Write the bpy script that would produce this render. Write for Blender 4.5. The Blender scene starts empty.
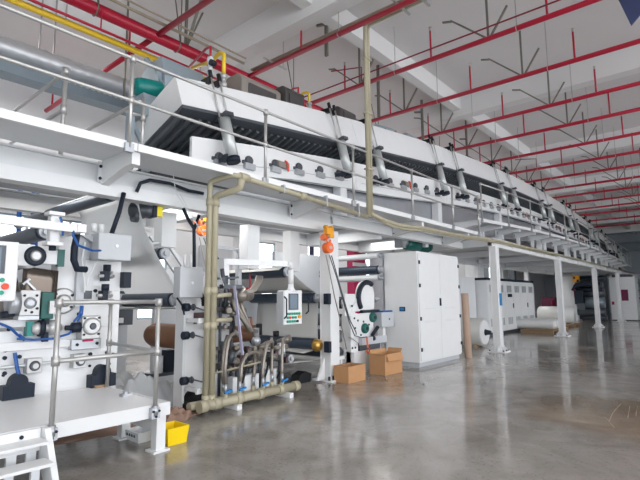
import bpy, bmesh, math, random
from mathutils import Vector, Matrix
random.seed(7)
S = bpy.context.scene
COL = S.collection
V = Vector
S.view_settings.view_transform = 'Standard'
S.view_settings.look = 'None'
S.view_settings.gamma = 1.0
S.view_settings.use_curve_mapping = False
S.view_settings.exposure = 0.45

# ------------------------------------------------------------------ materials
def mat(name, col, rough=0.5, metal=0.0, var=0.06, scale=6.0, bump=0.0, spec=0.5, trans=0.0, emit=None, estr=0.0):
    m = bpy.data.materials.new(name); m.use_nodes = True
    nt = m.node_tree; n = nt.nodes; l = nt.links
    b = n['Principled BSDF']
    b.inputs['Roughness'].default_value = rough
    b.inputs['Metallic'].default_value = metal
    b.inputs['Specular IOR Level'].default_value = spec
    tc = n.new('ShaderNodeTexCoord')
    nz = n.new('ShaderNodeTexNoise'); nz.inputs['Scale'].default_value = scale; nz.inputs['Detail'].default_value = 4
    l.new(tc.outputs['Object'], nz.inputs['Vector'])
    mx = n.new('ShaderNodeMix'); mx.data_type = 'RGBA'
    c = tuple(col)
    mx.inputs['A'].default_value = tuple(max(0, x*(1-var)) for x in c) + (1,)
    mx.inputs['B'].default_value = tuple(min(1, x*(1+var)) for x in c) + (1,)
    l.new(nz.outputs['Fac'], mx.inputs['Factor'])
    l.new(mx.outputs['Result'], b.inputs['Base Color'])
    if bump:
        bp = n.new('ShaderNodeBump'); bp.inputs['Strength'].default_value = bump; bp.inputs['Distance'].default_value = 0.02
        l.new(nz.outputs['Fac'], bp.inputs['Height']); l.new(bp.outputs['Normal'], b.inputs['Normal'])
    if trans: b.inputs['Transmission Weight'].default_value = trans
    if emit:
        b.inputs['Emission Color'].default_value = tuple(emit)+(1,); b.inputs['Emission Strength'].default_value = estr
    return m
WH = mat('white_paint', (.78,.79,.80), .38, var=.03)
WH2 = mat('soft_white_paint', (.70,.72,.74), .45, var=.04)
GR = mat('light_grey_sheet', (.50,.52,.55), .4, var=.05)
GRS = mat('galvanised_grey', (.45,.47,.50), .35, metal=.6, var=.12, scale=3)
STEEL = mat('brushed_steel', (.56,.59,.59), .32, metal=.35, var=.06)
RAIL = mat('galvanised_tube', (.50,.50,.49), .38, metal=.6, var=.08)
CHROME = mat('machined_metal', (.50,.50,.50), .38, metal=.5, var=.08)
DK = mat('dark_blue_black', (.012,.019,.034), .5, var=.2, spec=.3)
BLK = mat('black_rubber', (.010,.011,.014), .5, var=.2, spec=.3)
DKG = mat('dark_grey_metal', (.075,.085,.10), .4, metal=.3, var=.15)
NOZ = mat('nozzle_grey', (.13,.145,.16), .45, metal=.2, var=.1)
NOZD = mat('dark_oven_interior', (.035,.042,.055), .6, var=.15)
ROL = mat('dark_roller', (.035,.052,.078), .35, metal=.2, var=.15)
TEAL = mat('teal_paint', (.0,.21,.19), .35, var=.1)
TEALD = mat('dark_teal_paint', (.004,.10,.085), .4, var=.1)
RED = mat('red_pipe_paint', (.44,.007,.035), .35, var=.1)
REDD = mat('dark_red_paint', (.23,.012,.03), .45, var=.15)
YEL = mat('yellow_pipe_paint', (.86,.58,.03), .4, var=.06)
YELB = mat('yellow_plastic', (.93,.66,.005), .35, var=.04)
BEI = mat('beige_plastic_pipe', (.42,.385,.275), .4, var=.06)
TAN = mat('tan_cable_tray', (.34,.29,.22), .5, var=.1)
BRN = mat('kraft_paper', (.17,.08,.042), .55, var=.12, scale=10)
BRN2 = mat('brown_wrapping_paper', (.30,.19,.14), .7, var=.15, scale=8, bump=.3)
CARD = mat('cardboard', (.52,.28,.13), .75, var=.08)
CARDI = mat('cardboard_inside', (.36,.19,.09), .8, var=.08)
TUBE = mat('kraft_tube', (.40,.28,.21), .6, var=.08)
FILM = mat('white_web_film', (.82,.83,.83), .33, var=.03, scale=2)
FILM2 = mat('pale_grey_web_film', (.60,.60,.58), .4, var=.03, scale=2)
BRZ = mat('brown_metal_film', (.16,.13,.11), .25, metal=.7, var=.2, scale=2)
SCRAP = mat('clear_plastic_sheet', (.62,.64,.66), .25, var=.1, scale=5, bump=.4)
WRAP = mat('wrapped_white_film', (.74,.75,.74), .28, var=.05, scale=6, bump=.1)
WOOD = mat('pallet_wood', (.33,.22,.13), .8, var=.2)
BLUE = mat('blue_hose', (.01,.09,.34), .4, var=.1)
BLUEV = mat('blue_valve_handle', (.0,.22,.62), .4, var=.1)
HOSE = mat('braided_steel_hose', (.27,.245,.215), .38, metal=.5, var=.3, scale=90)
ORG = mat('orange_paint', (.88,.15,.02), .4, var=.1)
AMB = mat('amber_paint', (.90,.38,.01), .4, var=.1)
MAR = mat('maroon_panel', (.16,.012,.06), .4, var=.1)
CRIM = mat('crimson_panel', (.46,.01,.09), .5, var=.1)
SIGNB = mat('navy_board', (.045,.065,.16), .5, var=.08)
SCR = mat('panel_screen', (.12,.17,.23), .15, var=.1)
BTG = mat('green_button', (.0,.33,.22), .4); BTR = mat('red_button', (.75,.06,.02), .4)
LBL = mat('blue_label', (.02,.20,.46), .4); YLB = mat('yellow_label', (.95,.80,.02), .4)
BRNP = mat('dark_brown_plate', (.07,.03,.035), .4)
BRASS = mat('brass', (.55,.33,.08), .3, metal=.8)
BLOW = mat('blue_grey_steel', (.31,.38,.43), .4, metal=.2, var=.08)
SOOT = mat('brown_grey_housing', (.25,.22,.20), .5, var=.25, scale=4)
SOOTD = mat('dark_motor_housing', (.06,.055,.055), .5, var=.3, scale=4)
DUCT = mat('spiral_duct_metal', (.52,.54,.57), .38, metal=.4, var=.12, scale=3)
PURP = mat('pale_violet_strip', (.50,.48,.66), .4)
GLOW = mat('daylight_pane', (.9,.95,1), .3, emit=(.93,.97,1.0), estr=2.2)
CONC = mat('white_wall_paint', (.70,.71,.73), .8, var=.04, scale=1.5)
CEIL = mat('ceiling_plaster', (.72,.70,.70), .9, var=.05, scale=.8)
BEAMM = mat('beam_plaster', (.80,.80,.80), .9, var=.03, scale=.8)
FARW = mat('blue_grey_wall', (.33,.37,.42), .8, var=.05, scale=.6)
TRAYM = mat('blue_grey_tray', (.20,.25,.29), .4, metal=.3, var=.1)
HUNG = mat('dull_green_grey_steel', (.20,.20,.17), .5, metal=.4, var=.1)

def floor_mat():
    m = bpy.data.materials.new('polished_concrete'); m.use_nodes = True
    nt = m.node_tree; n = nt.nodes; l = nt.links; b = n['Principled BSDF']
    tc = n.new('ShaderNodeTexCoord')
    def noise(sc, det, dist=0.0):
        z = n.new('ShaderNodeTexNoise'); z.inputs['Scale'].default_value = sc; z.inputs['Detail'].default_value = det
        z.inputs['Distortion'].default_value = dist; l.new(tc.outputs['Object'], z.inputs['Vector']); return z
    def ramp(src, p0, c0, p1, c1):
        r = n.new('ShaderNodeValToRGB'); r.color_ramp.elements[0].position = p0; r.color_ramp.elements[0].color = c0
        r.color_ramp.elements[1].position = p1; r.color_ramp.elements[1].color = c1; l.new(src, r.inputs['Fac']); return r
    big = ramp(noise(.45, 6, .6).outputs['Fac'], .35, (.29,.268,.245,1), .68, (.49,.472,.455,1))
    mid = ramp(noise(2.2, 8, 1.2).outputs['Fac'], .3, (.72,.70,.66,1), .7, (1.05,1.05,1.05,1))
    sm = ramp(noise(38, 3).outputs['Fac'], .28, (.70,.66,.62,1), .42, (1,1,1,1))
    def mul(a, c):
        x = n.new('ShaderNodeMix'); x.data_type = 'RGBA'; x.blend_type = 'MULTIPLY'; x.inputs['Factor'].default_value = 1
        l.new(a, x.inputs['A']); l.new(c, x.inputs['B']); return x.outputs['Result']
    # worn brown patch of the coating on the right of the aisle
    mp = n.new('ShaderNodeMapping'); mp.inputs['Location'].default_value = (12.95, -.975, -.2); l.new(tc.outputs['Object'], mp.inputs['Vector'])
    gr = n.new('ShaderNodeVectorMath'); gr.operation = 'LENGTH'; l.new(mp.outputs['Vector'], gr.inputs[0])
    ad = n.new('ShaderNodeMath'); ad.operation = 'ADD'; l.new(gr.outputs['Value'], ad.inputs[0]); l.new(noise(1.6, 5, 1).outputs['Fac'], ad.inputs[1])
    st = ramp(ad.outputs['Value'], .0, (.72,.60,.47,1), 1.0, (1,1,1,1))
    st.color_ramp.elements[0].position = .75; st.color_ramp.elements[1].position = 1.0
    dv = n.new('ShaderNodeMath'); dv.operation = 'DIVIDE'; dv.inputs[1].default_value = 1.9; l.new(ad.outputs['Value'], dv.inputs[0]); l.new(dv.outputs['Value'], st.inputs['Fac'])
    l.new(mul(mul(mul(big.outputs['Color'], mid.outputs['Color']), sm.outputs['Color']), st.outputs['Color']), b.inputs['Base Color'])
    rr = ramp(noise(1.1, 5, .8).outputs['Fac'], .3, (.05,.05,.05,1), .75, (.19,.19,.19,1))
    l.new(rr.outputs['Color'], b.inputs['Roughness'])
    b.inputs['Specular IOR Level'].default_value = .65
    bp = n.new('ShaderNodeBump'); bp.inputs['Strength'].default_value = .06; bp.inputs['Distance'].default_value = .02
    l.new(noise(3.0, 3).outputs['Fac'], bp.inputs['Height']); l.new(bp.outputs['Normal'], b.inputs['Normal'])
    return m
FLOOR = floor_mat()
def translucent(m, col, f):                  # thin film lets light through
    nt = m.node_tree; out = nt.nodes['Material Output']; bs = nt.nodes['Principled BSDF']
    tr = nt.nodes.new('ShaderNodeBsdfTranslucent'); tr.inputs['Color'].default_value = col+(1,)
    mx = nt.nodes.new('ShaderNodeMixShader'); mx.inputs['Fac'].default_value = f
    nt.links.new(bs.outputs['BSDF'], mx.inputs[1]); nt.links.new(tr.outputs['BSDF'], mx.inputs[2]); nt.links.new(mx.outputs['Shader'], out.inputs['Surface'])
translucent(FILM, (.95,.96,.97), .62); translucent(SCRAP, (.8,.82,.84), .35)

TREAD = mat('white_tread_plate', (.88,.88,.89), .35, var=.04, scale=40, bump=.06)
# ------------------------------------------------------------------ mesh builder
SING = {'bolt_heads':'bolt_head','anchor_bolts':'anchor_bolt','vent_teeth':'vent_tooth','dashes':'dash','cooling_fins':'cooling_fin','valve_bodies':'valve_body','label_marks':'label_mark','fitting_cluster':'fitting'}
class MB:
    def __init__(s): s.bm = bmesh.new()
    def box(s, x0, x1, y0, y1, z0, z1):
        v = [s.bm.verts.new((x, y, z)) for x in (x0, x1) for y in (y0, y1) for z in (z0, z1)]
        for f in ((0,1,3,2),(4,6,7,5),(0,4,5,1),(2,3,7,6),(0,2,6,4),(1,5,7,3)): s.bm.faces.new([v[i] for i in f])
        return s
    def ring(s, c, a, b, r, n): return [s.bm.verts.new(c + a*(r*math.cos(2*math.pi*k/n)) + b*(r*math.sin(2*math.pi*k/n))) for k in range(n)]
    def skin(s, rings, cap=True):
        n = len(rings[0])
        for r0, r1 in zip(rings, rings[1:]):
            for k in range(n): s.bm.faces.new((r0[k], r0[(k+1) % n], r1[(k+1) % n], r1[k])).smooth = n > 7
        if cap:
            s.bm.faces.new(list(reversed(rings[0]))); s.bm.faces.new(rings[-1])
    def frame(s, d):
        d = d.normalized(); u = V((0,0,1)) if abs(d.z) < .9 else V((1,0,0))
        a = d.cross(u).normalized(); return a, a.cross(d).normalized()*-1
    def cyl(s, p0, p1, r, r2=None, n=14):
        p0, p1 = V(p0), V(p1); a, b = s.frame(p1-p0); r2 = r if r2 is None else r2
        s.skin([s.ring(p0, a, b, r, n), s.ring(p1, a, b, r2, n)]); return s
    def lathe(s, p0, p1, prof, n=20):         # prof: (fraction along the axis, radius)
        p0, p1 = V(p0), V(p1); a, b = s.frame(p1-p0)
        s.skin([s.ring(p0+(p1-p0)*t, a, b, max(r, 1e-4), n) for t, r in prof]); return s
    def tube(s, pts, r, n=8):
        P = [V(p) for p in pts]; rings = []; a = b = None
        for i, p in enumerate(P):
            d = (P[min(i+1, len(P)-1)]-P[i]).normalized() + (P[i]-P[max(i-1, 0)]).normalized()
            d = d.normalized() if d.length > 1e-6 else V((0,0,1))
            if a is None: a, b = s.frame(d)
            else:
                a = (a - d*a.dot(d)).normalized(); b = d.cross(a).normalized()
            rings.append(s.ring(p, a, b, r, n))
        s.skin(rings); return s
    def bar(s, p0, p1, w, h):
        p0, p1 = V(p0), V(p1); a, b = s.frame(p1-p0); rr = []
        for p in (p0, p1): rr.append([s.bm.verts.new(p+a*(w/2*i)+b*(h/2*j)) for i, j in ((-1,-1),(1,-1),(1,1),(-1,1))])
        s.skin(rr); return s
    def prism(s, poly, ax, t0, t1):
        f = {'x': lambda p, t: (t, p[0], p[1]), 'y': lambda p, t: (p[0], t, p[1]), 'z': lambda p, t: (p[0], p[1], t)}[ax]
        A = [s.bm.verts.new(f(p, t0)) for p in poly]; B = [s.bm.verts.new(f(p, t1)) for p in poly]; n = len(poly)
        s.bm.faces.new(A); s.bm.faces.new(list(reversed(B)))
        for k in range(n): s.bm.faces.new((A[k], B[k], B[(k+1) % n], A[(k+1) % n]))
        return s
    def loft(s, secs):                        # closed sections, same count
        s.skin([[s.bm.verts.new(p) for p in q] for q in secs]); return s
    def sheet(s, fn, nu, nv, t=0.0):
        g = [[s.bm.verts.new(fn(i/nu, j/nv)) for j in range(nv+1)] for i in range(nu+1)]
        for i in range(nu):
            for j in range(nv): s.bm.faces.new((g[i][j], g[i+1][j], g[i+1][j+1], g[i][j+1])).smooth = True
        return s
    def ball(s, c, r, sx=1, sy=1, sz=1):
        x = bmesh.ops.create_uvsphere(s.bm, u_segments=12, v_segments=8, radius=1)
        for v in x['verts']: v.co = V((v.co.x*r*sx, v.co.y*r*sy, v.co.z*r*sz))+V(c)
        return s
    def clusters(s):                          # separate pieces: islands whose boxes do not touch
        s.bm.faces.ensure_lookup_table(); seen = set(); out = []
        for f in s.bm.faces:
            if f in seen: continue
            st = [f]; isl = []; seen.add(f)
            while st:
                g = st.pop(); isl.append(g)
                for e in g.edges:
                    for h in e.link_faces:
                        if h not in seen: seen.add(h); st.append(h)
            vs = [v.co for g in isl for v in g.verts]
            out.append([isl, [min(v[i] for v in vs)-.006 for i in range(3)], [max(v[i] for v in vs)+.006 for i in range(3)]])
        ch = True
        while ch:
            ch = False
            for i in range(len(out)):
                for j in range(len(out)-1, i, -1):
                    if all(out[i][1][k] <= out[j][2][k] and out[j][1][k] <= out[i][2][k] for k in range(3)):
                        out[i] = [out[i][0]+out[j][0], [min(out[i][1][k], out[j][1][k]) for k in range(3)], [max(out[i][2][k], out[j][2][k]) for k in range(3)]]
                        del out[j]; ch = True
        return [o[0] for o in out]
    def build(s, name, m, parent=None, bev=0.0, solid=0.0):
        bmesh.ops.recalc_face_normals(s.bm, faces=s.bm.faces)
        if parent and len(s.bm.faces) < 4000:
            cl = s.clusters()
            if len(cl) > 1:
                last = None
                for isl in cl:
                    q = MB(); mp = {}
                    for f in isl:
                        nf = q.bm.faces.new([mp.setdefault(v, None) or mp.__setitem__(v, q.bm.verts.new(v.co)) or mp[v] for v in f.verts]); nf.smooth = f.smooth
                    last = q.build(SING.get(name, name), m, parent, bev, solid) if not last else q.build(SING.get(name, name), m, parent, bev, solid) and last
                s.bm.free(); return last
        off = wloc(parent) if parent else None
        if off is None:
            xs = [v.co for v in s.bm.verts]
            off = V(((min(v.x for v in xs)+max(v.x for v in xs))/2, (min(v.y for v in xs)+max(v.y for v in xs))/2, min(v.z for v in xs)))
            loc = off
        else: loc = V((0,0,0))
        for v in s.bm.verts: v.co -= off
        me = bpy.data.meshes.new(name); s.bm.to_mesh(me); s.bm.free()
        o = bpy.data.objects.new(name, me); COL.objects.link(o); o.location = loc
        me.materials.append(m)
        if parent: o.parent = parent
        if bev:
            b = o.modifiers.new('bevel', 'BEVEL'); b.width = bev; b.segments = 2; b.limit_method = 'ANGLE'
        if solid:
            b = o.modifiers.new('solid', 'SOLIDIFY'); b.thickness = solid
        return o
def wloc(o):
    l = V((0,0,0))
    while o: l = l+o.location; o = o.parent
    return l
def tag(o, label, cat, group=None, kind=None):
    o['label'] = label; o['category'] = cat
    if group: o['group'] = group
    if kind: o['kind'] = kind
    return o
def thing(name, label, cat, loc=(0,0,0), group=None):
    o = bpy.data.objects.new(name, None); COL.objects.link(o); o.location = loc; o.empty_display_size = .2
    return tag(o, label, cat, group)
def struct(name, mb, m, label=None):
    o = mb.build(name, m); o['kind'] = 'structure'
    o['label'] = label or name.replace('_', ' '); o['category'] = 'building'
    return o
def copy_tree(o, dv, parent=None, label=None):
    c = o.copy(); COL.objects.link(c)
    if parent: c.parent = parent
    else: c.location = o.location + V(dv)
    if label: c['label'] = label
    for ch in list(o.children): copy_tree(ch, dv, c)
    return c
def B(*a): return MB().box(*a)
def arc(c, r, a0, a1, n, ax='y', off=0):
    out = []
    for k in range(n+1):
        t = math.radians(a0+(a1-a0)*k/n); u, w = r*math.cos(t), r*math.sin(t)
        out.append({'y': (c[0]+u, c[1]+off, c[2]+w), 'x': (c[0]+off, c[1]+u, c[2]+w), 'z': (c[0]+u, c[1]+w, c[2]+off)}[ax])
    return out
ORD = ['first','second','third','fourth','fifth','sixth','seventh','eighth','ninth','tenth','eleventh','twelfth','thirteenth','fourteenth',
       'fifteenth','sixteenth','seventeenth','eighteenth','nineteenth','twentieth']
def bolts(pts, r, d, name, m, parent):        # studs pointing at -Y
    q = MB()
    for p in pts: q.cyl(p, (p[0], p[1]-d, p[2]), r, n=8)
    return q.build(name, m, parent)

# ------------------------------------------------------------------ camera (solved from the vanishing points)
F = 471.0
vx = V((405,-56,-F)); vy = V((-556,-63,-F))
ex = vx.normalized(); ey = (vy-ex*vy.dot(ex)).normalized(); ez = ex.cross(ey)
cam = bpy.data.cameras.new('camera'); co = bpy.data.objects.new('camera', cam); COL.objects.link(co)
R = Matrix((ex, ey, ez))
co.matrix_world = Matrix.Translation((0,0,1.5)) @ R.to_4x4()
cam.sensor_width = 36; cam.lens = 36*F/640; cam.clip_start = .05; cam.clip_end = 300
S.camera = co

# ------------------------------------------------------------------ light: daylight through the open side of the hall
w = bpy.data.worlds.new('daylight'); S.world = w; w.use_nodes = True
bg = w.node_tree.nodes['Background']; bg.inputs['Color'].default_value = (.93,.96,1,1); bg.inputs['Strength'].default_value = 3.1
def lamp(name, loc, sx, sy, power, col=(1,.98,.95), rot=(0,0,0)):
    L = bpy.data.lights.new(name, 'AREA'); L.shape = 'RECTANGLE'; L.size = sx; L.size_y = sy; L.energy = power; L.color = col
    o = bpy.data.objects.new(name, L); COL.objects.link(o); o.location = loc; o.rotation_euler = rot; return o
for x in (2, 9, 16, 23, 30):                     # unseen fill lights added over the rear of the hall
    lamp('hall_fill', (x, 11.5, 6.9), 5, 2.0, 140)
for x in (0.5, 2.6, 4.9, 8.2, 11):               # fill lights added under the machine roof sheet to brighten the interior
    lamp('machine_fill', (x, 7.1, 3.1), 1.2, 1.2, 34 if x == 4.9 else 16)
for x in (.5, 3.5): lamp('hall_fill', (x, 1.0, 7.0), 2.4, 2.4, 55)  # unseen fill lights added to brighten the platform and near floor

# ------------------------------------------------------------------ building
XE = 52.0; YB = 14.0
struct('floor', B(-12, XE+.3, -14, YB+.3, -.2, 0), FLOOR, 'polished grey concrete floor')
struct('ceiling', B(-12, XE+.3, -14, YB+.3, 7.75, 7.95), CEIL, 'pale grey concrete ceiling slab')
k = 1
for x in (-7.2, -.25, 6.7, 13.65, 20.6, 27.55, 34.5, 41.4, 48.4):
    struct('trim_%d' % k, B(x-.17, x+.17, -14, YB+.3, 7.1, 7.76), BEAMM, 'deep white ceiling beam across the hall'); k += 1
for y in (-7, -1.2, 5.86, 10.0):
    struct('trim_%d' % k, B(-12, XE+.3, y-.13, y+.13, 7.3, 7.77), BEAMM, 'shallow white ceiling beam along the hall'); k += 1
# back wall with window band openings
def wall_with_holes(name, y0, y1, x0, x1, z0, z1, holes, m, label):
    q = MB(); holes = sorted(holes); xs = x0
    for a, b, c, d in holes:
        if a > xs+1e-4: q.box(xs, a, y0, y1, z0, z1)
        q.box(a, b, y0, y1, z0, c); q.box(a, b, y0, y1, d, z1); xs = b
    q.box(xs, x1, y0, y1, z0, z1)
    return struct(name, q, m, label)
WIN = [(2.2,6.6,3.12,3.78), (7.6,8.6,.9,2.9), (12.2,13.6,1.6,3.8), (15.6,17.6,1.7,3.9), (19.4,20.6,1.7,3.9), (23,24.2,1.4,3.9), (27.5,29.3,1.4,4.2), (36,37.5,1.2,4.2)]
wall_with_holes('wall_back', YB, YB+.25, -12, XE+.3, 0, 7.8, WIN, CONC, 'white back wall of the hall behind the machine')
for i, (a, b, c, d) in enumerate(WIN):
    q = MB(); t = .05; y = YB+.05
    q.box(a, b, y, y+.08, c, c+t).box(a, b, y, y+.08, d-t, d).box(a, a+t, y, y+.08, c+t, d-t).box(b-t, b, y, y+.08, c+t, d-t)
    nn = max(1, int(round((b-a)/1.0)))
    for j in range(1, nn): x = a+(b-a)*j/nn; q.box(x-.03, x+.03, y, y+.08, c+t, d-t)
    wn = struct('window_%d' % (i+1), q, BLOW, 'bright daylight window in the back wall')
    B(a+.02, b-.02, y+.09, y+.11, c+.02, d-.02).build('pane', GLOW, wn)
struct('wall_right', B(XE, XE+.3, -14, YB+.3, 0, 7.8), FARW, 'blue grey end wall at the far end of the hall')
struct('wall_left', B(-12.3, -12, -4, YB+.3, 0, 7.8), CONC, 'unseen white end wall of the hall behind the photographer')  # out of view, added to cut the light from behind the camera
struct('wall_front', B(26, XE+.1, -14.3, -14, 0, 7.8), CONC, 'unseen side wall of the hall toward the far end')  # out of view, added to keep the far end darker
# ------------------------------------------------------------------ ceiling pipes
PX = [6.83, 8.92, 11.03, 13.3, 15.2, 17.5, 19.75, 21.75, 24.0, 26.2, 28.4, 30.7, 33, 36, 39.5]
PZ = 6.63
def sprinkler(i, x, y1, y0, label):
    t = thing('sprinkler_pipe', label, 'pipe', (x, 4, PZ), 'red sprinkler pipes crossing under the ceiling')
    MB().cyl((x, y0, PZ), (x, y1, PZ), .052, n=12).build('main_run', RED, t)
    ys = [a for a in (4.4 - 2.35*j for j in range(-1, 4)) if y0 < a < y1-.3]
    if i == 0: ys = [6.3, 3.1]
    for y in ys:
        r = MB().cyl((x, y, PZ), (x, y, PZ+.66), .022, n=8).build('riser', RED, t)
        MB().lathe((x, y, PZ+.66), (x, y, PZ+.74), [(0,.018),(.3,.03),(.7,.012),(1,.035)], 8).build('sprinkler_head', CHROME, r)
    for y in (5.3, 2.6, .3):
        if y0 < y < y1: 
            MB().cyl((x, y, PZ), (x, y, 7.76), .010, n=6).tube(arc((x, y, PZ), .06, 0, 360, 12), .008, 5).build('hanger_rod', RAIL, t)
    if 0 < i:                                  # sway braces
        for y in ((3.15, 6.3) if i < 9 else (3.15,)):
            q = MB().bar((x, y, PZ), (x, y, 7.76), .04, .03).bar((x, y+.03, PZ+.02), (x-.05, y+.75, 7.3), .038, .03).bar((x, y+.75, 7.3), (x, y+.95, 7.36), .05, .03)
            q.bar((x+.02, y-.03, PZ+.02), (x+.05, y-.38, 7.2), .05, .03)
            q.build('sway_brace', HUNG, t)
    return t
for i, x in enumerate(PX):
    sprinkler(i, x, 8.05 if i < 1 else 9.5 if i < 3 else 10.5, -6 if i < 4 else -4.5,
      'red sprinkler pipe with upright risers, ' + ORD[i] + ' from the front right of the gas drops')
t = thing('sprinkler_pipe', 'red pipe crossing behind the silver duct at upper left, nearest to the camera', 'pipe', (4.52, 10, PZ), 'red sprinkler pipes crossing under the ceiling')
MB().cyl((4.52, 8.1, PZ), (4.52, 13.6, PZ), .055, n=12).build('main_run', RED, t)
MB().cyl((4.52, 7.98, PZ), (4.52, -4, PZ), .055, n=12).build('main_run', RED, t)
for y in (9.1, 12.1, 13.2): MB().cyl((4.52, y, PZ), (4.52, y, PZ+.6), .025, n=8).build('riser', RED, t)
# thin dark-red runs beside the pipes
for x, i in ((8.78, 0), (13.75, 1), (18.1, 2)):
    z = PZ+.16
    t = MB().cyl((x, 9, z), (x, -5, z), .016, n=6).build('conduit', REDD)
    tag(t, 'thin dark red conduit running just above the ' + ('second', 'fourth', 'sixth')[i] + ' red sprinkler pipe', 'conduit', 'thin dark conduits crossing the ceiling')
# loose end branch with a small sprinkler drop
for (x, y) in ((9.0, 6.3), (13.4, 8.0), (20, 5.4)):
    q = MB().tube([(x, y, PZ+.14), (x, y, PZ+.50), (x-.25, y+.75, PZ+.55)], .016, 6)
    tag(q.build('branch_pipe', REDD), 'bent dark red branch pipe hooked up above the ' + {9.0: 'near hood beside the beige riser', 13.4: 'middle of the hood', 20: 'far part of the hood'}[x], 'pipe', 'bent branch pipes near the ceiling')
# big main running along the hall
t = thing('main_pipe', 'thick red water main running along the ceiling from upper left', 'pipe', (10, 8.05, PZ))
MB().cyl((-2, 8.05, PZ), (50, 8.05, PZ), .115, n=16).build('main_run', RED, t)
for x in (1.6, 3.35, 5.0, 8.3, 12.2, 16.5, 21, 26):
    MB().tube(arc((x, 8.05, PZ), .125, 180, 360, 8, 'x')[::-1] + [(x, 8.175, 7.76)], .013, 6).cyl((x, 7.925, PZ), (x, 7.925, 7.76), .012, n=6).build('hanger', HUNG, t)
for x in (3.2, 5.2):
    MB().bar((x, 8.05, PZ+.1), (x, 8.05, 7.76), .06, .04).bar((x, 8.0, PZ+.1), (x-.1, 7.2, 7.76), .05, .03).bar((x+.05, 8.1, PZ+.1), (x+.5, 8.2, 7.76), .05, .03).build('sway_brace', HUNG, t)
q = MB().cyl((-2, 7.62, PZ+.03), (6.4, 7.62, PZ+.03), .03, n=8).cyl((-2, 7.55, PZ+.12), (6.4, 7.55, PZ+.12), .02, n=6)
tag(q.build('cable_conduit', TAN), 'pair of brown conduits running beside the thick red water main', 'conduit')
q = MB().cyl((-2, 7.9, 6.2), (6.2, 7.9, 6.2), .025, n=8).cyl((3.4, 7.9, 6.2), (3.4, 7.9, 6.6), .012, n=6)
tag(q.build('thin_pipe', RED), 'thin red pipe running along the ceiling beside the yellow gas pipe', 'pipe')
t = thing('gas_pipe', 'long yellow gas pipe running along the ceiling at upper left', 'pipe', (2, 8.1, 6.1))
MB().cyl((-2, 8.1, 6.17), (6.3, 8.1, 6.2), .055, n=12).build('main_run', YEL, t)
for x in (.6, 2.9, 5.6): MB().cyl((x, 8.1, 6.2), (x, 8.1, 6.52), .012, n=6).build('hanger_rod', RAIL, t)
# gas drops onto the hood: yellow goose-neck, red line and regulator
def gas_drop(x, label, k=1.0):
    zt_ = zt(x)
    y = 6.35; t = thing('gas_drop', label, 'pipe', (x, y, zt_), 'yellow and red gas drops on the hood')
    top = zt_+.25+.62*k
    MB().tube([(x+.40, 8.0, 6.18) if x < 6 else (x-.1, 6.95, top-.12), (x+.12, 6.75, top-.02), (x+.09, y+.2, top+.02), (x+.08, y+.1, top+.02), (x+.08, y, top-.05), (x+.08, y, zt_+.25+.2*k)], .036*(.5+.5*k), 10).build('yellow_pipe', YEL, t)
    MB().lathe((x+.08, y, zt_+.2), (x+.08, y, zt_+.2+.27*k), [(0,.03),(.1,.06),(.35,.06),(.4,.03),(.6,.03),(.65,.065),(.9,.065),(1,.03)], 12).build('flange', CHROME, t)
    MB().cyl((x+.08, y, zt_-.35), (x+.08, y, zt_+.25), .035, n=10).build('lower_pipe', YEL, t)
    MB().tube([(x+.15, 7.6, top+.12), (x-.09, 6.65, top+.10), (x-.10, 6.5, top+.07), (x-.10, 6.5, zt_+.25+.5*k)], .022, 8).build('red_pipe', RED, t)
    v = MB().lathe((x-.1, 6.5, zt_+.2+.22*k), (x-.1, 6.5, zt_+.25+.5*k), [(0,.05),(.15,.06),(.2,.04),(.7,.04),(.75,.065),(1,.05)], 12).build('regulator', WH2, t)
    MB().cyl((x-.15, 6.43, zt_+.22+.4*k), (x-.05, 6.43, zt_+.22+.4*k), .055, n=10).build('dial', DK, v)
    MB().cyl((x-.1, 6.5, zt_-.3), (x-.1, 6.5, zt_+.2+.22*k), .03, n=8).build('yellow_stub', YEL, t)
# beige tray pipes with the riser down to the deck
t = thing('conduit_riser', 'beige twin conduit dropping from the ceiling pipe to the walkway edge', 'conduit', (7.2, 4.9, 3.1))
for dx in (0, .085):
    MB().tube([(7.15+dx, 4.9, 3.0), (7.15+dx, 4.9, 6.76), (7.13+dx, 4.84, 6.82), (7.08+dx, -4, 6.82)], .038, 10).build('pipe', BEI, t)
for z in (3.9, 5.0, 6.1): B(7.09, 7.29, 4.85, 4.95, z, z+.03).build('strap', BEI, t)
t = thing('cable_conduit', 'tan twin conduit lying above the front red sprinkler pipe', 'conduit', (6.9, 6, 6.75))
for dx in (0, .07): MB().cyl((6.86+dx, 7.9, 6.78), (7.06+dx, -4, 6.78), .03, n=8).build('pipe', TAN, t)
for y in (7.2, 4.0, 3.6): MB().bar((6.6, y, 6.72), (7.3, y, 6.72), .04, .03).cyl((7.2, y, 6.72), (7.2, y, 7.76), .012, n=6).build('hanger', RAIL, t)
for x, y in ((7.3, 6.0), (10.2, 6.6), (13.0, 6.8), (16.4, 6.8)):
    q = MB().bar((x, y, 6.62 if x < 8 else 6.3), (x, y, 7.76), .07, .05).bar((x, y, 7.35), (x-.02, y+.25, 7.4), .05, .05)
    tag(q.build('hanger_post', HUNG), 'dull green hanger post below the ceiling ' + {7.3: 'behind the near hood', 10.2: 'right of the beige riser', 13.0: 'above the hood middle', 16.4: 'above the far hood'}[x], 'hanger', 'hanger posts fixed to the ceiling')
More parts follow.
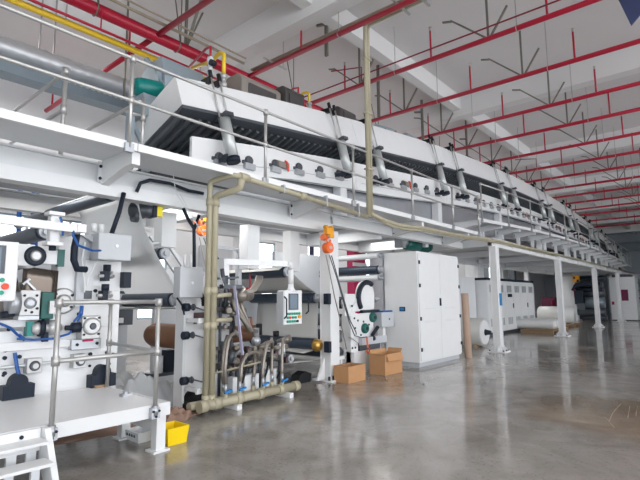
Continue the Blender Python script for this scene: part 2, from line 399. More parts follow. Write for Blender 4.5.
# silver duct
t = thing('ventilation_duct', 'silver spiral ventilation duct at upper left, running behind the walkway', 'duct', (2, 9, 5.6))
MB().lathe((-3, 9, 5.72), (4.85, 9, 5.82), [(j/120, .185+(.014 if j % 3 == 0 else 0)) for j in range(121)], 20).build('spiral_duct', DUCT, t)
for x in (2.75, 3.05): MB().cyl((x, 8.8 if x < 3 else 9.0, 5.9), (x, 8.8 if x < 3 else 9.0, 7.7), .014, n=6).build('hanger_rod', RAIL, t)
q = MB(); q.box(-3, 4.85, 8.75, 9.1, 5.28, 5.5)
t = thing('cable_tray', 'blue grey metal cable tray running just under the silver duct', 'tray', (2, 9, 5.28))
q.build('tray', TRAYM, t)
q = MB()  # row of thin pale dashes along the tray side
for j in range(15): q.box(3.0+j*.11, 3.05+j*.11, 8.745, 8.752, 5.445, 5.46)
q.build('dashes', WH2, t)
for x in (0, 4.3): MB().bar((x, 8.775, 5.5), (x, 8.775, 7.76), .03, .03).build('hanger', HUNG, t)
t = thing('end_duct', 'blue green duct crossing high on the far end wall', 'duct', (49, 0, 5))
MB().cyl((50.5, -12, 6.0), (50.5, 13, 6.0), .4, n=16).build('pipe', BLOW, t)
for y in (-8, 2.2, 8): MB().cyl((50.5, y, 6.3), (50.5, y, 7.76), .05, n=6).build('hanger_rod', HUNG, t)
# hanging navy board at top right
t = thing('hanging_board', 'navy blue board hanging from the ceiling at the top right corner', 'sign', (9.3, .6, 6.14))
q = MB(); q.prism([(.83, 6.14), (1.17, 7.40), (.2, 7.72), (-.2, 7.3), (.3, 6.65)], 'x', 9.27, 9.31); q.build('board', SIGNB, t)
q = MB()
for y in (1.05, .3): q.cyl((9.29, y, 7.3), (9.29, y, 7.76), .01, n=6)
q.build('hanger', RAIL, t)
t = thing('ceiling_speaker', 'dark round housing at the top left corner above the handrail', 'speaker', (1.75, 7.1, 5.6))
MB().lathe((1.35, 7.0, 5.78), (1.95, 7.0, 5.83), [(0,.16),(.8,.17),(.92,.15),(1,.10)], 18).build('housing', DK, t)
MB().cyl((1.6, 7.0, 5.9), (1.6, 7.0, 7.76), .015, n=6).build('hanger_rod', HUNG, t)

# ------------------------------------------------------------------ oven arch
def zt(x): return 6.3-(x-22.5)**2/(235 if x < 22.5 else 330)
def hf(x): return .45+.036*min(max(x-3.7, 0), 4.5)
def po(x): return min(.89+.02*(x-4), 1.14)
def pb(x): return min(1.40+.055*max(x-5.8, 0), 1.62) if x < 25 else 1.62-.3*min((x-25)/12, 1)
XS = [3.72, 8.15, 12.6, 17.4, 22.3, 27.25, 32.15, 37.0, 41.8, 45.5]
YF = 5.9
for i in range(9):
    x0, x1 = XS[i], XS[i+1]; n = 4
    t = thing('oven_hood', ('near end section of the raised white oven hood, left of the first cylinder pair' if i == 0 else
        'raised white oven hood section, ' + ORD[i] + ' along the arch from the near end'), 'oven hood', (x0, 6.7, zt(x0)-1), 'raised hood sections of the oven arch')
    xx = [x0+.004+(x1-x0-.008)*j/n for j in range(n+1)]
    secs = []
    for x in xx:
        z = zt(x); h = hf(x)
        secs.append([(x, YF+.12, z+.06), (x, 7.5, z-.50), (x, 7.5, z-h-.60), (x, YF-.09, z-h)])
    MB().loft(secs).build('hood_shell', WH, t)
    q = MB(); 
    fr = []
    for x in xx:
        z = zt(x)-hf(x); fr.append([(x, YF-.09, z-.004), (x, YF+.06, z-.06), (x, YF+.05, z-.12), (x, YF-.09, z-.05)])
    q.loft(fr).build('lower_frame', DKG, t)
    q = MB()
    nn = int((x1-x0)/.17)
    for j in range(nn):
        x = x0+.1+j*(x1-x0-.2)/(nn-1); z = zt(x)-hf(x)
        for a in (0,):
            q.loft([[(x-.045, y, zz), (x+.045, y, zz), (x+.025, y, zz-.09), (x-.025, y, zz-.09)] for y, zz in ((YF+.07, z-.055), (7.45, z-.055-.37*1.42))])
    q.loft([[(x, YF+.07, zt(x)-hf(x)-.05), (x, 7.45, zt(x)-hf(x)-.05-.37*1.42), (x, 7.45, zt(x)-hf(x)-.075-.37*1.42), (x, YF+.07, zt(x)-hf(x)-.075)] for x in xx])
    q.build('nozzle_slats', NOZ, t)
    q = MB()
    for j in range(int((x1-x0)/.25)):
        x = x0+.15+j*.25; z = zt(x)-hf(x); q.box(x, x+.05, YF+.03, YF+.052, z-.115, z-.10)
    if 0 < i < 4: q.build('vent_teeth', GR, t)
    # lower oven
    t = thing('lower_oven', ('near end section of the white lower oven panel carrying roller ends' if i == 0 else
        'white lower oven panel with roller ends, ' + ORD[i] + ' section along the arch from the near end'), 'oven base', (x0, 6.7, zt(x0)-1.6), 'lower oven sections of the arch')
    xs0 = x0+(.25 if i == 0 else .004)
    xx = [xs0+(x1-.004-xs0)*j/n for j in range(n+1)]
    MB().loft([[(x, YF, zt(x)-po(x)), (x, YF+.06, zt(x)-po(x)), (x, YF+.06, zt(x)-pb(x)), (x, YF, zt(x)-pb(x))] for x in xx]).build('side_panel', WH, t)
    MB().loft([[(x, YF+.07, zt(x)-po(x)-.22), (x, 7.6, zt(x)-po(x)-.22), (x, 7.6, zt(x)-pb(x)-.02), (x, YF+.07, zt(x)-pb(x)-.02)] for x in xx]).build('inner_box', NOZD, t)
    MB().loft([[(x, YF-.03, zt(x)-pb(x)), (x, YF+.1, zt(x)-pb(x)), (x, YF+.1, zt(x)-pb(x)-.05), (x, YF-.03, zt(x)-pb(x)-.05)] for x in xx]).build('bottom_rail', WH, t)
    if i > 0 or True:
        xa = max(xs0, 4.9)
        xg = [xa+(x1-.004-xa)*j/n for j in range(n+1)]
        MB().loft([[(x, 6.12, zt(x)-pb(x)-.03), (x, 6.16, zt(x)-pb(x)-.03), (x, 6.16, max(3.24, zt(x)-pb(x)-.85)), (x, 6.12, max(3.24, zt(x)-pb(x)-.85))] for x in xg]).build('return_duct_sheet', GRS, t)
    for x in (x1-.45,):
        zz = zt(x)-pb(x)-.04
        B(x-.11, x+.11, YF+.0, YF+.2, 3.24, zz).build('post', WH, t)
    if i < 7:
        nb = 6
        for j in range(nb):
            x = x0+.75+j*(x1-x0-.75)/nb+(.0 if i else 0); z = zt(x)-po(x)-.33
            b = MB().box(x-.11, x+.11, YF-.06, YF, z-.11, z-.01).build('roller_bearing', GRS, t)
            MB().lathe((x, YF-.05, z+.045), (x, YF+.0, z+.045), [(0,.065),(.5,.085),(1,.085)], 12).box(x-.14, x-.09, YF-.03, YF, z-.02, z+.03).build('roller_end', DKG, b)
        x = (x0+x1)/2-.25+.2; z = zt(x)-po(x)-.30
        v = MB().box(x-.16, x+.12, YF-.06, YF, z-.05, z+.06).cyl((x-.19, YF-.03, z), (x-.16, YF-.03, z), .07, n=8).build('valve_block', SOOT, t)
        MB().tube([(x+.0, YF-.065, z+.08), (x+.05, YF-.075, z+.06), (x+.08, YF-.075, z-.1)], .02, 6).build('red_handle', BTR, v)
        MB().tube([(xs0+.2, YF-.008, zt(xs0+.2)-pb(xs0+.2)+.12), ((x0+x1)/2, YF-.008, zt((x0+x1)/2)-pb((x0+x1)/2)+.12), (x1-.3, YF-.008, zt(x1-.3)-pb(x1-.3)+.12)], .007, 5).build('tubing', GR, t)
# pneumatic cylinders lifting the hood
cx = [4.54] + sum([[XS[i]-.62, XS[i]+.72] for i in range(1, 9)], [])
def cylinder(x, i):
    z0 = zt(x)-pb(x)+.14 if i else zt(x)-pb(x)+.10; z1 = zt(x-.3)+.32
    lean = .16; ybot, ytop = YF-.28, YF+.055
    z1 -= .06; L = z1-z0; zb = z0+L*.47
    t = thing('pneumatic_cylinder', ('single silver pneumatic cylinder lifting the near end of the hood' if i == 0 else 'silver pneumatic cylinder lifting the hood, ' + ORD[i] + ' along the arch from the near end'), 'cylinder', (x, YF-.1, z0), 'pneumatic cylinders along the hood')
    def P(z, dx=0): f = (z-z0)/L; return (x+dx-lean*f, ybot+(ytop-ybot)*f, z)
    MB().cyl(P(z0+.05), P(zb), .094, n=16).build('barrel', STEEL, t)
    q = MB().cyl(P(z0-.02), P(z0+.06), .112, n=12).box(x-.13, x-.07, YF-.27, YF-.16, z0-.02, z0+.10).box(x-.12, x-.08, YF-.16, YF-.002, z0+.0, z0+.06); q.build('bottom_bracket', DK, t)
    MB().bar(P(zb-.01), P(zb+.05), .30, .16).build('top_plate', DKG, t)
    for s in (-.085, .085): MB().cyl(P(zb, s), P(z1-.1, s), .016, n=8).build('rod', CHROME, t)
    q = MB()
    for s in (-.085, .085): q.cyl(P(z1-.13, s), P(z1-.01, s), .034, n=10).box(P(z1)[0]+s-.03, P(z1)[0]+s+.03, ytop-.02, 6.14, z1-.22, z1-.12)
    q.build('clevis', BLK, t)
for i, x in enumerate(cx): cylinder(x, i)
gas_drop(4.80, 'yellow and red gas drop with regulator above the first cylinder of the hood')
gas_drop(7.05, 'yellow and red gas drop with regulator above the second cylinder pair of the hood', .55)

# blower with teal motor at the near end of the hood
t = thing('blower', 'blue grey blower housing with teal motor behind the near end of the hood', 'blower', (3.9, 7.5, 4.6))
q = MB(); q.prism([(6.9, 4.35), (7.85, 4.35), (7.85, 5.4), (7.45, 5.66), (7.0, 5.66), (6.85, 5.25)], 'x', 4.05, 4.9); q.build('housing', BLOW, t, .02)
q = MB().bar((4.02, 6.82, 5.0), (4.02, 7.45, 5.75), .05, .08).bar((4.02, 6.9, 4.7), (4.02, 7.0, 5.35), .05, .08); q.build('frame_bar', BLOW, t)
q = MB().lathe((3.56, 6.95, 4.92), (4.06, 6.95, 5.0), [(0,.05),(.02,.12),(.12,.15),(.2,.14),(.21,.16),(.9,.16),(1,.11)], 20)
m_ = q.build('motor', TEAL, t)
MB().cyl((3.55, 6.95, 4.919), (3.57, 6.95, 4.922), .05, n=12).build('fan_cap', TEALD, m_)
B(3.62, 4.03, 6.75, 7.15, 4.42, 4.78).build('motor_base', BLOW, t)
q = MB().bar((3.5, 6.9, 3.6), (3.5, 6.9, 4.45), .10, .10).bar((3.9, 7.1, 3.6), (3.9, 7.1, 4.45), .10, .10).bar((3.55, 7.0, 4.4), (3.9, 7.0, 3.8), .06, .06); q.build('leg', BLOW, t)
# housings standing on the hood
def housing(x, y, w, d, h, m, label, round_=False):
    z = zt(x)-.35*(y-YF)+.06
    t = thing('fan_housing', label, 'fan housing', (x, y, z), 'fan housings on top of the hood')
    if round_:
        MB().lathe((x-w/2, y, z+h*.5), (x+w/2, y, z+h*.5+.1), [(0,h*.35),(.1,h*.5),(.85,h*.5),(1,h*.3)], 20).build('drum', m, t)
    else:
        q = MB(); q.prism([(y-d/2, z-.2), (y+d/2, z-.3), (y+d/2, z+h*.8), (y+d*.2, z+h), (y-d*.3, z+h), (y-d/2, z+h*.85)], 'x', x-w/2, x+w/2); q.build('casing', m, t, .03)
    B(x-w*.35, x+w*.35, y-d/2-.03, y-d/2+.01, z+.05, z+h*.75).build('front_cover', SOOTD if m is SOOT else m, t, .02)
housing(5.75, 6.6, 1.0, .6, .70, SOOT, 'long brown grey fan casing on the near hood, left of the dark square one')
housing(6.55, 6.45, .55, .5, .62, SOOTD, 'dark square fan casing with rounded cover on the near hood')
housing(7.35, 6.55, .5, .5, .35, SOOT, 'low pale brown fan casing under the second gas drop', True)
housing(8.25, 6.4, .6, .5, .48, SOOTD, 'dark brown fan casing just left of the beige riser')
housing(9.0, 6.5, .5, .5, .40, SOOT, 'brown open fan casing half hidden by the beige riser')
housing(10.2, 6.5, .8, .5, .45, BLOW, 'rounded grey fan drum right of the beige riser', True)
housing(11.5, 6.5, .9, .6, .40, BLOW, 'flat blue grey fan casing left of the third cylinder pair')
housing(13.2, 6.6, .8, .6, .45, SOOT, 'brown grey fan casing behind the third cylinder pair')
housing(15.6, 6.5, .9, .6, .40, SOOTD, 'dark fan casing left of the fourth cylinder pair')
housing(18.2, 6.5, .9, .6, .4, SOOT, 'small brown fan casing far along the hood')

# ------------------------------------------------------------------ walkway decks
def deck_section(x0, x1, fz, y0, y1, label, n, step, name='walkway_deck'):
    t = thing(name, label, 'walkway', (x0, y0, fz(x0)), 'walkway deck sections')
    xx = [x0+(x1-x0)*j/n for j in range(n+1)]
    MB().loft([[(x, y0, fz(x)), (x, y1, fz(x)), (x, y1, fz(x)-.02), (x, y0, fz(x)-.02)] for x in xx]).build('deck_plate', WH2, t)
    MB().loft([[(x, y0-.04, fz(x)+.03), (x, y0, fz(x)+.03), (x, y0, fz(x)-.06), (x, y0-.04, fz(x)-.06)] for x in xx]).build('edge_trim', WH, t)
    return t
ZD = 3.24
tl = deck_section(-1.2, 2.6, lambda x: ZD, 4.97, 5.72, 'white walkway deck section at the upper left edge', 1, 0)
tm = deck_section(2.61, 12.58, lambda x: ZD, 4.97, 5.72, 'long white walkway deck in front of the near half of the oven', 1, 0)
def cross_beam(x, t, z1, y0=4.99, y1=5.73, h0=.18, h1=.30):
    b = MB().prism([(y0, z1), (y1, z1), (y1, z1-h1), (y0+.15, z1-h0), (y0, z1-h0)], 'x', x-.05, x+.05).build('cross_beam', WH, t)
    q = MB()
    q.box(x-.10, x-.05, y1-.02, y1, z1-h1+.02, z1-.02)
    bo = q.build('end_plate', WH2, b)
    MB().cyl((x-.075, y1-.03, z1-h1+.07), (x-.075, y1-.005, z1-h1+.07), .02, n=8).cyl((x-.075, y1-.03, z1-.08), (x-.075, y1-.005, z1-.08), .02, n=8).build('bolt', DK, t)
cross_beam(2.62, tm, ZD-.02)
for x in (6.0, 9.4, 11.9): cross_beam(x, tm, ZD-.02)
ZU = lambda x: 4.02-(x-26)**2*(.0021 if x < 26 else .0018)
ux = [12.6, 19.4, 26.4, 33.2, 40.2]
ud = []
for i in range(4):
    t = deck_section(ux[i], ux[i+1]-.01, ZU, 4.97, 5.72, 'raised walkway deck section following the arch, ' + ORD[i] + ' from the step', 5, 0); ud.append(t)
    for x in [ux[i]+.1+j*1.7 for j in range(4)]:
        cross_beam(x, t, ZU(x)-.02, h0=.12, h1=.2)
        B(x-.05, x+.05, 5.55, 5.65, 3.235, ZU(x)-.2).build('stub_post', WH, t)
def railing(posts, fz, y, label, ext=None, name='handrail', toeclamp=True):
    t = thing(name, label, 'railing', (posts[0], y, fz(posts[0])), 'galvanised tube handrails')
    a = posts[0] if ext is None else ext
    xx = [a]+[p for p in posts if p > a]
    for h in (.5, 1.0): MB().tube([(x, y, fz(x)+h) for x in xx], .021, 8).build('rail', RAIL, t)
    for x in posts:
        p = MB().cyl((x, y, fz(x)-.05), (x, y, fz(x)+1.0), .023, n=10).build('post', RAIL, t)
        MB().cyl((x, y, fz(x)+.95), (x, y, fz(x)+1.03), .036, n=10).cyl((x, y, fz(x)+.46), (x, y, fz(x)+.54), .034, n=10).build('fitting', RAIL, p)
        MB().box(x-.05, x+.05, y-.02, y+.035, fz(x)-.1, fz(x)-.0).build('clamp', GRS, p)
    return t
railing([2.49, 4.55, 6.70, 8.82, 10.8, 12.4], lambda x: ZD, 4.91, 'galvanised tube handrail on the near walkway deck edge', -1.2)
rposts = [12.66, 14.8, 17.1, 19.4, 21.8, 24.2, 26.6, 29, 31.4, 33.8, 36.2, 38.6, 40]
railing(rposts, ZU, 4.91, 'galvanised tube handrail on the raised walkway that follows the arch')
t = thing('cross_rail', 'short galvanised handrail crossing the deck behind the front handrail at upper left', 'railing', (2.1, 6.0, ZD))
q = MB().cyl((2.15, 5.9, ZD-.3), (2.15, 5.9, 4.3), .026, n=10); q.build('post', RAIL, t)
MB().cyl((2.15, 5.9, 4.28), (2.15, 7.9, 4.28), .022, n=8).build('rail', RAIL, t)
MB().cyl((2.15, 5.9, 3.8), (2.15, 7.9, 3.8), .022, n=8).build('rail', RAIL, t)
MB().cyl((2.15, 5.9, 4.24), (2.15, 5.9, 4.33), .04, n=10).cyl((2.15, 5.9, 3.74), (2.15, 5.9, 3.86), .038, n=10).build('fitting', RAIL, t)
t = thing('cross_rail', 'short galvanised handrail crossing the deck beside the near end of the hood', 'railing', (2.8, 4.95, ZD))
MB().cyl((2.62, 4.95, 3.78), (2.62, 7.2, 3.78), .022, n=8).build('rail', RAIL, t)
MB().cyl((2.85, 5.3, ZD), (2.85, 5.3, 4.0), .022, n=8).build('post', RAIL, t)
MB().cyl((2.62, 5.3, 3.76), (2.85, 5.3, 3.76), .02, n=8).cyl((2.85, 5.3, 3.7), (2.85, 5.3, 3.8), .035, n=8).build('fitting', RAIL, t)
# tall thin posts at the far end of the deck
for i, x in enumerate((43.5, 46)):
    tag(MB().cyl((x, 4.3, 0), (x, 4.3, 5.4-i*.3), .09, n=8).build('end_post', RAIL), ('left' if i == 0 else 'right') + ' of two thin pale posts by the far end wall', 'post', 'thin posts by the end wall')
# ------------------------------------------------------------------ steel frame under the oven
def ibeam_x(name, label, x0, x1, y, z0, z1, wd=.2, group=None):
    t = thing(name, label, 'beam', ((x0+x1)/2, y, z0), group)
    B(x0, x1, y-.045, y+.045, z0+.02, z1-.02).build('web', WH2, t)
    B(x0, x1, y-wd/2, y+wd/2, z1-.025, z1).build('top_flange', WH2, t)
    B(x0, x1, y-wd/2, y+wd/2, z0, z0+.16).build('lower_flange', WH, t)
    return t
ibeam_x('main_beam', 'long white steel beam under the walkway, left of the hoist column', -1.5, 7.13, 5.84, 2.80, 3.19)
ibeam_x('main_beam', 'white steel beam under the walkway above the tall cabinet', 7.14, 13.2, 5.84, 2.94, 3.19)
ibeam_x('main_beam', 'long white steel beam along the far side of the oven, behind the hanging rollers', -1.5, 13.2, 8.25, 2.90, 3.19)
for i, x in enumerate((1.2, 4.6, 9.1, 11.4)):
    q = B(x-.08, x+.08, 5.95, 8.15, 2.86, 3.17)
    tag(q.build('tie_beam', WH2), 'white tie beam across the machine under the oven, ' + ORD[i] + ' from the left', 'beam', 'tie beams under the oven')
tag(B(-1.5, 13.2, 5.95, 8.15, 3.2, 3.23).build('machine_roof_sheet', GR), 'pale sheet floor of the oven above the hanging rollers', 'sheet')
tag(B(-1.4, 1.1, 6.6, 7.6, 3.0, 3.2).build('under_oven_tray', WH2), 'long white tray under the oven floor at the left edge', 'tray')  # plain white tray box under the oven floor
for i in range(5):
    x0 = 13.3+i*6.88; x1 = x0+6.86
    t = ibeam_x('frame_beam', 'white longitudinal beam on top of the floor columns, ' + ORD[i] + ' bay from the cardboard boxes side', x0, x1, 4.98, 2.95, 3.2, .16, 'longitudinal beams on the column row')
    t2 = ibeam_x('rear_beam', 'white longitudinal beam behind the column row, ' + ORD[i] + ' bay from the left', x0, x1, 8.2, 2.9, 3.2, .16, 'rear longitudinal beams')
    for j, dx in enumerate((.0, 3.4)):
        B(x0+dx-.08 + .1, x0+dx+.18, 5.08, 8.1, 2.97, 3.18).build('tie_beam', WH2, t)
    q = B(x0, x1, 5.1, 8.1, 3.205, 3.23)
    q.build('roof_sheet', GR, t2)
    for dx in (.15, 1.7, 3.4, 5.1, 6.7):
        B(x0+dx-.09, x0+dx+.09, 4.885, 4.90, 3.0, 3.17).build('stiffener', WH2, t)
def column(x, y, label, top, w=.26, d=.2, group='white floor columns', skirt=True):
    t = thing('steel_column', label, 'column', (x, y, 0), group)
    q = MB(); q.box(x-w/2, x+w/2, y-d/2, y-d/2+.02, .03, top).box(x-w/2, x+w/2, y+d/2-.02, y+d/2, .03, top).box(x-w/2+.01, x+w/2-.01, y-d/2+.02, y+d/2-.02, .03, top)
    q.build('shaft', WH, t, .008)
    B(x-.24, x+.24, y-.24, y+.24, 0, .03).build('base_plate', WH, t)
    if skirt:
        q = MB()
        for sx, sy in ((1,0),(-1,0),(0,1),(0,-1)):
            if sx: q.prism([(x+sx*w/2, .03), (x+sx*.22, .03), (x+sx*.22, .06), (x+sx*w/2, .2)], 'y', y-.06, y-.045).prism([(x+sx*w/2, .03), (x+sx*.22, .03), (x+sx*.22, .06), (x+sx*w/2, .2)], 'y', y+.045, y+.06)
            else: q.prism([(y+sy*d/2, .03), (y+sy*.22, .03), (y+sy*.22, .06), (y+sy*d/2, .2)], 'x', x-.1, x-.085).prism([(y+sy*d/2, .03), (y+sy*.22, .03), (y+sy*.22, .06), (y+sy*d/2, .2)], 'x', x+.085, x+.1)
        q.build('gusset', WH, t)
        q = MB()
        for a in (-.19, -.06, .06, .19):
            for b in (-.19, .19): q.cyl((x+a, y+b, .03), (x+a, y+b, .065), .022, n=6)
        q.build('anchor_bolts', DK, t)
    return t
CXS = [13.43, 20.25, 27.1, 33.95, 40.8]
names = ['nearest tall white floor column, beside the white roll', 'second white floor column, in front of the white film bundles', 'third white floor column, in front of the far winder',
         'fourth white floor column, beside the cabinet with a maroon panel', 'fifth and farthest white floor column at the right edge']
for i, x in enumerate(CXS):
    c = column(x, 4.92, names[i], 2.95)
    if i == 0: MB().box(x-.03, x+.10, 4.795, 4.82, 1.28, 1.62).build('blue_sign', LBL, c); 
for i, x in enumerate(CXS):
    column(x, 8.2, 'white rear column behind the column row, ' + ORD[i] + ' from the left', 2.9, group='white rear columns', skirt=False)
for i, x in enumerate((1.4, 6.9)):
    column(x, 8.25, 'white rear column behind the ' + ('unwinder at left' if i == 0 else 'hanging rollers'), 2.90, group='white rear columns', skirt=False)
# main frame column with hoist
t = column(7.01, 5.75, 'broad white column carrying the orange hoist, behind the small cardboard box', 2.80, .27, .26, 'white machine columns', False)
q = MB(); q.prism([(6.62, .03), (6.82, .03), (6.82, .42)], 'y', 5.72, 5.76).prism([(7.15, .03), (7.2, .03), (7.15, .3)], 'y', 5.72, 5.76); q.build('gusset', WH, t)
q = MB()
for a in (-.2, -.08, .2): q.cyl((6.98+a, 5.58, .03), (6.98+a, 5.58, .10), .022, n=8)
q.build('anchor_bolts', DK, t)
q = MB()
for z in (1.5, .62): q.box(6.80, 6.875, 5.60, 5.72, z-.10, z+.10)
q.build('bearing_block', DK, t)
tag(MB().prism([(6.30, .0), (6.62, .0), (6.66, .14), (6.5, .2), (6.34, .14)], 'y', 5.9, 6.1).build('floor_pad', BLK), 'black machine foot on the floor left of the broad hoist column', 'machine foot')
# hoist
t = thing('chain_hoist', 'orange and amber chain hoist hanging at the top of the broad white column', 'hoist', (6.78, 5.5, 2.0))
q = MB().box(6.74, 6.94, 5.48, 5.58, 2.68, 2.82).box(6.78, 6.90, 5.44, 5.48, 2.62, 2.70).cyl((6.77, 5.5, 2.82), (6.77, 5.58, 2.82), .045, n=10).cyl((6.91, 5.5, 2.82), (6.91, 5.58, 2.82), .045, n=10); q.build('trolley', AMB, t, .015)
MB().tube(arc((6.80, 5.5, 2.58), .05, 90, 380, 10), .016, 6).cyl((6.62, 5.5, 2.62), (6.7, 5.5, 2.62), .06, n=8).build('hook', ORG, t)
b = MB().cyl((6.80, 5.46, 2.44), (6.80, 5.58, 2.44), .10, n=20).build('hoist_body', ORG, t)
B(6.755, 6.845, 5.45, 5.46, 2.42, 2.465).build('name_plate', GRS, b)
for (xa, xb, xc, za) in ((6.72, 6.92, 7.42, .55), (6.88, 7.18, 7.75, .80)):
    P_ = [(xa, 5.5, 2.3), ((xa+xb)/2, 5.48, 1.9), (xb, 5.46, 1.5), ((xb+xc)/2-.05, 5.5, 1.1), (xc-.06, 5.56, za+.05), (xc, 5.6, za)]
    MB().tube(P_, .011, 6).build('chain', HOSE if xa < 6.8 else DKG, t)
MB().tube([(6.82, 5.5, 2.3), (7.0, 5.48, 1.9), (7.15, 5.46, 1.5), (7.4, 5.5, 1.05), (7.7, 5.6, .78), (8.0, 5.66, .72), (8.22, 5.67, .72)], .011, 6).build('chain', DKG, t)
MB().tube([(8.22, 5.67, .72), (8.24, 5.67, .5)], .018, 6).tube(arc((8.26, 5.67, .44), .05, 150, 400, 10), .018, 6).build('bottom_hook', ORG, t)

# ------------------------------------------------------------------ hanging posts, rollers and webs
def roller_y(name, x, z, y0, y1, r, m, label, group=None, cap=True):
    t = thing(name, label, 'roller', (x, (y0+y1)/2, z), group)
    MB().lathe((x, y0+.06, z), (x, y1, z), [(0, r*.97), (.01, r), (.99, r), (1, r*.97)], 24).build('roll_body', m, t)
    if cap: MB().cyl((x, y0-.06, z), (x, y0+.07, z), r*.45, n=12).cyl((x, y0-.02, z), (x, y0+.04, z), r*.85, n=14).build('journal', GRS, t)
    return t
for i, (x0, x1) in enumerate(((5.35, 5.62), (6.42, 6.66))):
    q = B(x0, x1, 6.2, 6.42, 2.03, 2.80)
    tag(q.build('hanging_post', WH), ('left' if i == 0 else 'right') + ' white box post hanging above the hanging control panel', 'post', 'white hanging box posts')
tag(B(3.70, 3.94, 6.2, 6.42, 2.28, 2.80).build('hanging_post', WH), 'white box post hanging beside the steep white web, near the yellow label', 'post', 'white hanging box posts')
roller_y('guide_roller', 2.86, 2.88, 6.0, 9.6, .085, ROL, 'dark roller under the main beam at upper left, before the white web')
roller_y('guide_roller', 3.80, 1.50, 5.95, 7.9, .10, ROL, 'dark roller at the foot of the steep white web')
roller_y('guide_roller', 3.64, 2.16, 6.0, 7.9, .085, ROL, 'dark roller under the white box post beside the steep web')
roller_y('guide_roller', 6.11, 1.99, 5.98, 7.9, .10, ROL, 'dark roller above the slanting web, left of the hanging panel post')
roller_y('guide_roller', 6.93, 1.52, 5.98, 7.9, .10, ROL, 'dark roller behind the hanging panel, where the web turns down')
roller_y('guide_roller', 6.96, .64, 5.98, 7.9, .11, ROL, 'dark roller with brass end at the bottom of the hanging web')
tag(MB().lathe((6.82, 5.80, .64), (6.82, 5.97, .64), [(0,.05),(.3,.11),(.8,.12),(1,.06)], 16).build('brass_hub', BRASS), 'brass hub at the end of the lowest web roller beside the broad column', 'hub')
# motor with yellow label
t = thing('roller_motor', 'dark motor with a yellow label above the steep white web', 'motor', (3.3, 6.1, 2.57))
MB().lathe((3.20, 6.2, 2.74), (3.42, 5.95, 2.73), [(0,.08),(.1,.12),(.5,.115),(.8,.085),(1,.085)], 16).cyl((3.20, 6.12, 2.66), (3.27, 6.12, 2.66), .09, n=12).build('motor_body', DKG, t)
B(3.38, 3.44, 5.9, 6.08, 2.64, 2.86).build('flange', DK, t)
B(3.441, 3.53, 5.91, 5.95, 2.66, 2.80).build('label_plate', YLB, t)
# webs
def web(name, prof, y0, y1, m, label):
    q = MB(); n = len(prof)-1
    for f in (0,): q.sheet(lambda u, v: V((prof[int(round(u*n))][0], y0+(y1-y0)*v, prof[int(round(u*n))][1])), n, 8)
    o = q.build(name, m, solid=.004); return tag(o, label, 'web')
prof = [(2.78, 2.95), (2.9, 2.985), (3.12, 2.96), (3.20, 2.86), (3.225, 2.72), (3.30, 2.5), (3.40, 2.3), (3.52, 2.1), (3.66, 1.9), (3.78, 1.72), (3.86, 1.6), (3.9, 1.52)]
web('web', prof, 5.98, 7.8, FILM, 'steep glossy white web hanging over the rollers at left, behind the grey junction box')
prof = [(5.95, 2.02), (6.05, 2.09), (6.15, 2.10), (6.24, 2.03), (6.5, 1.86), (6.75, 1.72), (6.95, 1.63)]
web('web', prof, 6.05, 7.8, FILM2, 'beige grey web slanting down between the two dark rollers behind the hanging panel')
prof = [(7.04, 1.56), (7.04, 1.48), (7.02, 1.2), (7.01, .9), (7.02, .66), (6.99, .57), (6.9, .525), (6.6, .50), (6.0, .62)]
web('web', prof, 6.05, 7.8, FILM2, 'wide pale web hanging vertically behind the hanging control panel')
prof = [(6.3, .35), (6.8, .33), (7.3, .34)]
web('web', prof, 6.1, 7.8, FILM2, 'low flat web near the floor under the hanging web')
roller_y('low_roller', 6.2, .45, 6.0, 7.9, .08, DKG, 'dark low roller near the floor behind the hose manifold')
# right-hand rollers between column and cabinet
for x, z, r, m, l in ((9.3, 2.50, .07, WH2, 'upper pale bar roller above the cabinet side'), (9.28, 2.17, .105, ROL, 'dark roller just left of the tall cabinet, under the pale bar'), (9.28, 1.98, .075, WH2, 'pale grey roller under the dark roller left of the tall cabinet'),
                      (9.1, 1.48, .07, DKG, 'short brown grey roller beside the tall cabinet, above the gear housing')):
    roller_y('cross_roller', x, z, 6.05, 7.86, r, m, l, 'cross rollers left of the tall cabinet')
for i, (x, z, r) in enumerate(((8.0, 1.40, .11), (8.0, 1.05, .13), (7.9, .72, .13), (7.9, .38, .12))):
    roller_y('nip_roller', x, z, 6.15, 7.9, r, ROL if i != 1 else DKG, ORD[i] + ' dark roller from the top in the stack right of the broad column', 'dark stacked rollers right of the broad column')
# coating frame right of column
_k0 = len(COL.objects)
t = thing('gear_unit', 'white gear unit with teal knobs between the broad column and the tall cabinet', 'machine', (8.2, 5.9, 0))
q = MB(); q.prism([(7.66, 1.16), (8.46, 1.22), (8.5, .66), (8.2, .62), (7.95, .58), (7.66, .72)], 'y', 5.84, 5.93); q.build('front_plate', WH, t, .01)
B(7.70, 7.95, 5.88, 6.1, .02, 1.2).build('upright', WH, t)
B(7.7, 8.75, 5.80, 6.0, .0, .42).build('base_box', WH, t)
B(7.98, 8.75, 5.86, 5.98, .42, .62).build('dark_recess', DKG, t)
B(7.9, 8.85, 5.74, 5.82, .55, .70).build('cross_rail', GR, t)
q = MB(); q.prism([(7.72, 1.22), (8.58, 1.27)] + [(8.28+.32*math.cos(math.radians(a)), 1.55+.34*math.sin(math.radians(a))) for a in range(0, 181, 15)], 'y', 5.88, 5.95); q.build('bearing_plate', WH, t, .01)
B(7.55, 7.9, 5.9, 5.96, 1.15, 1.6).build('side_plate', WH, t)
MB().tube(arc((8.30, 5.86, 1.52), .33, 60, 220, 14), .055, 8).box(8.05, 8.7, 5.82, 5.9, 1.2, 1.26).build('hose_guard', DK, t)
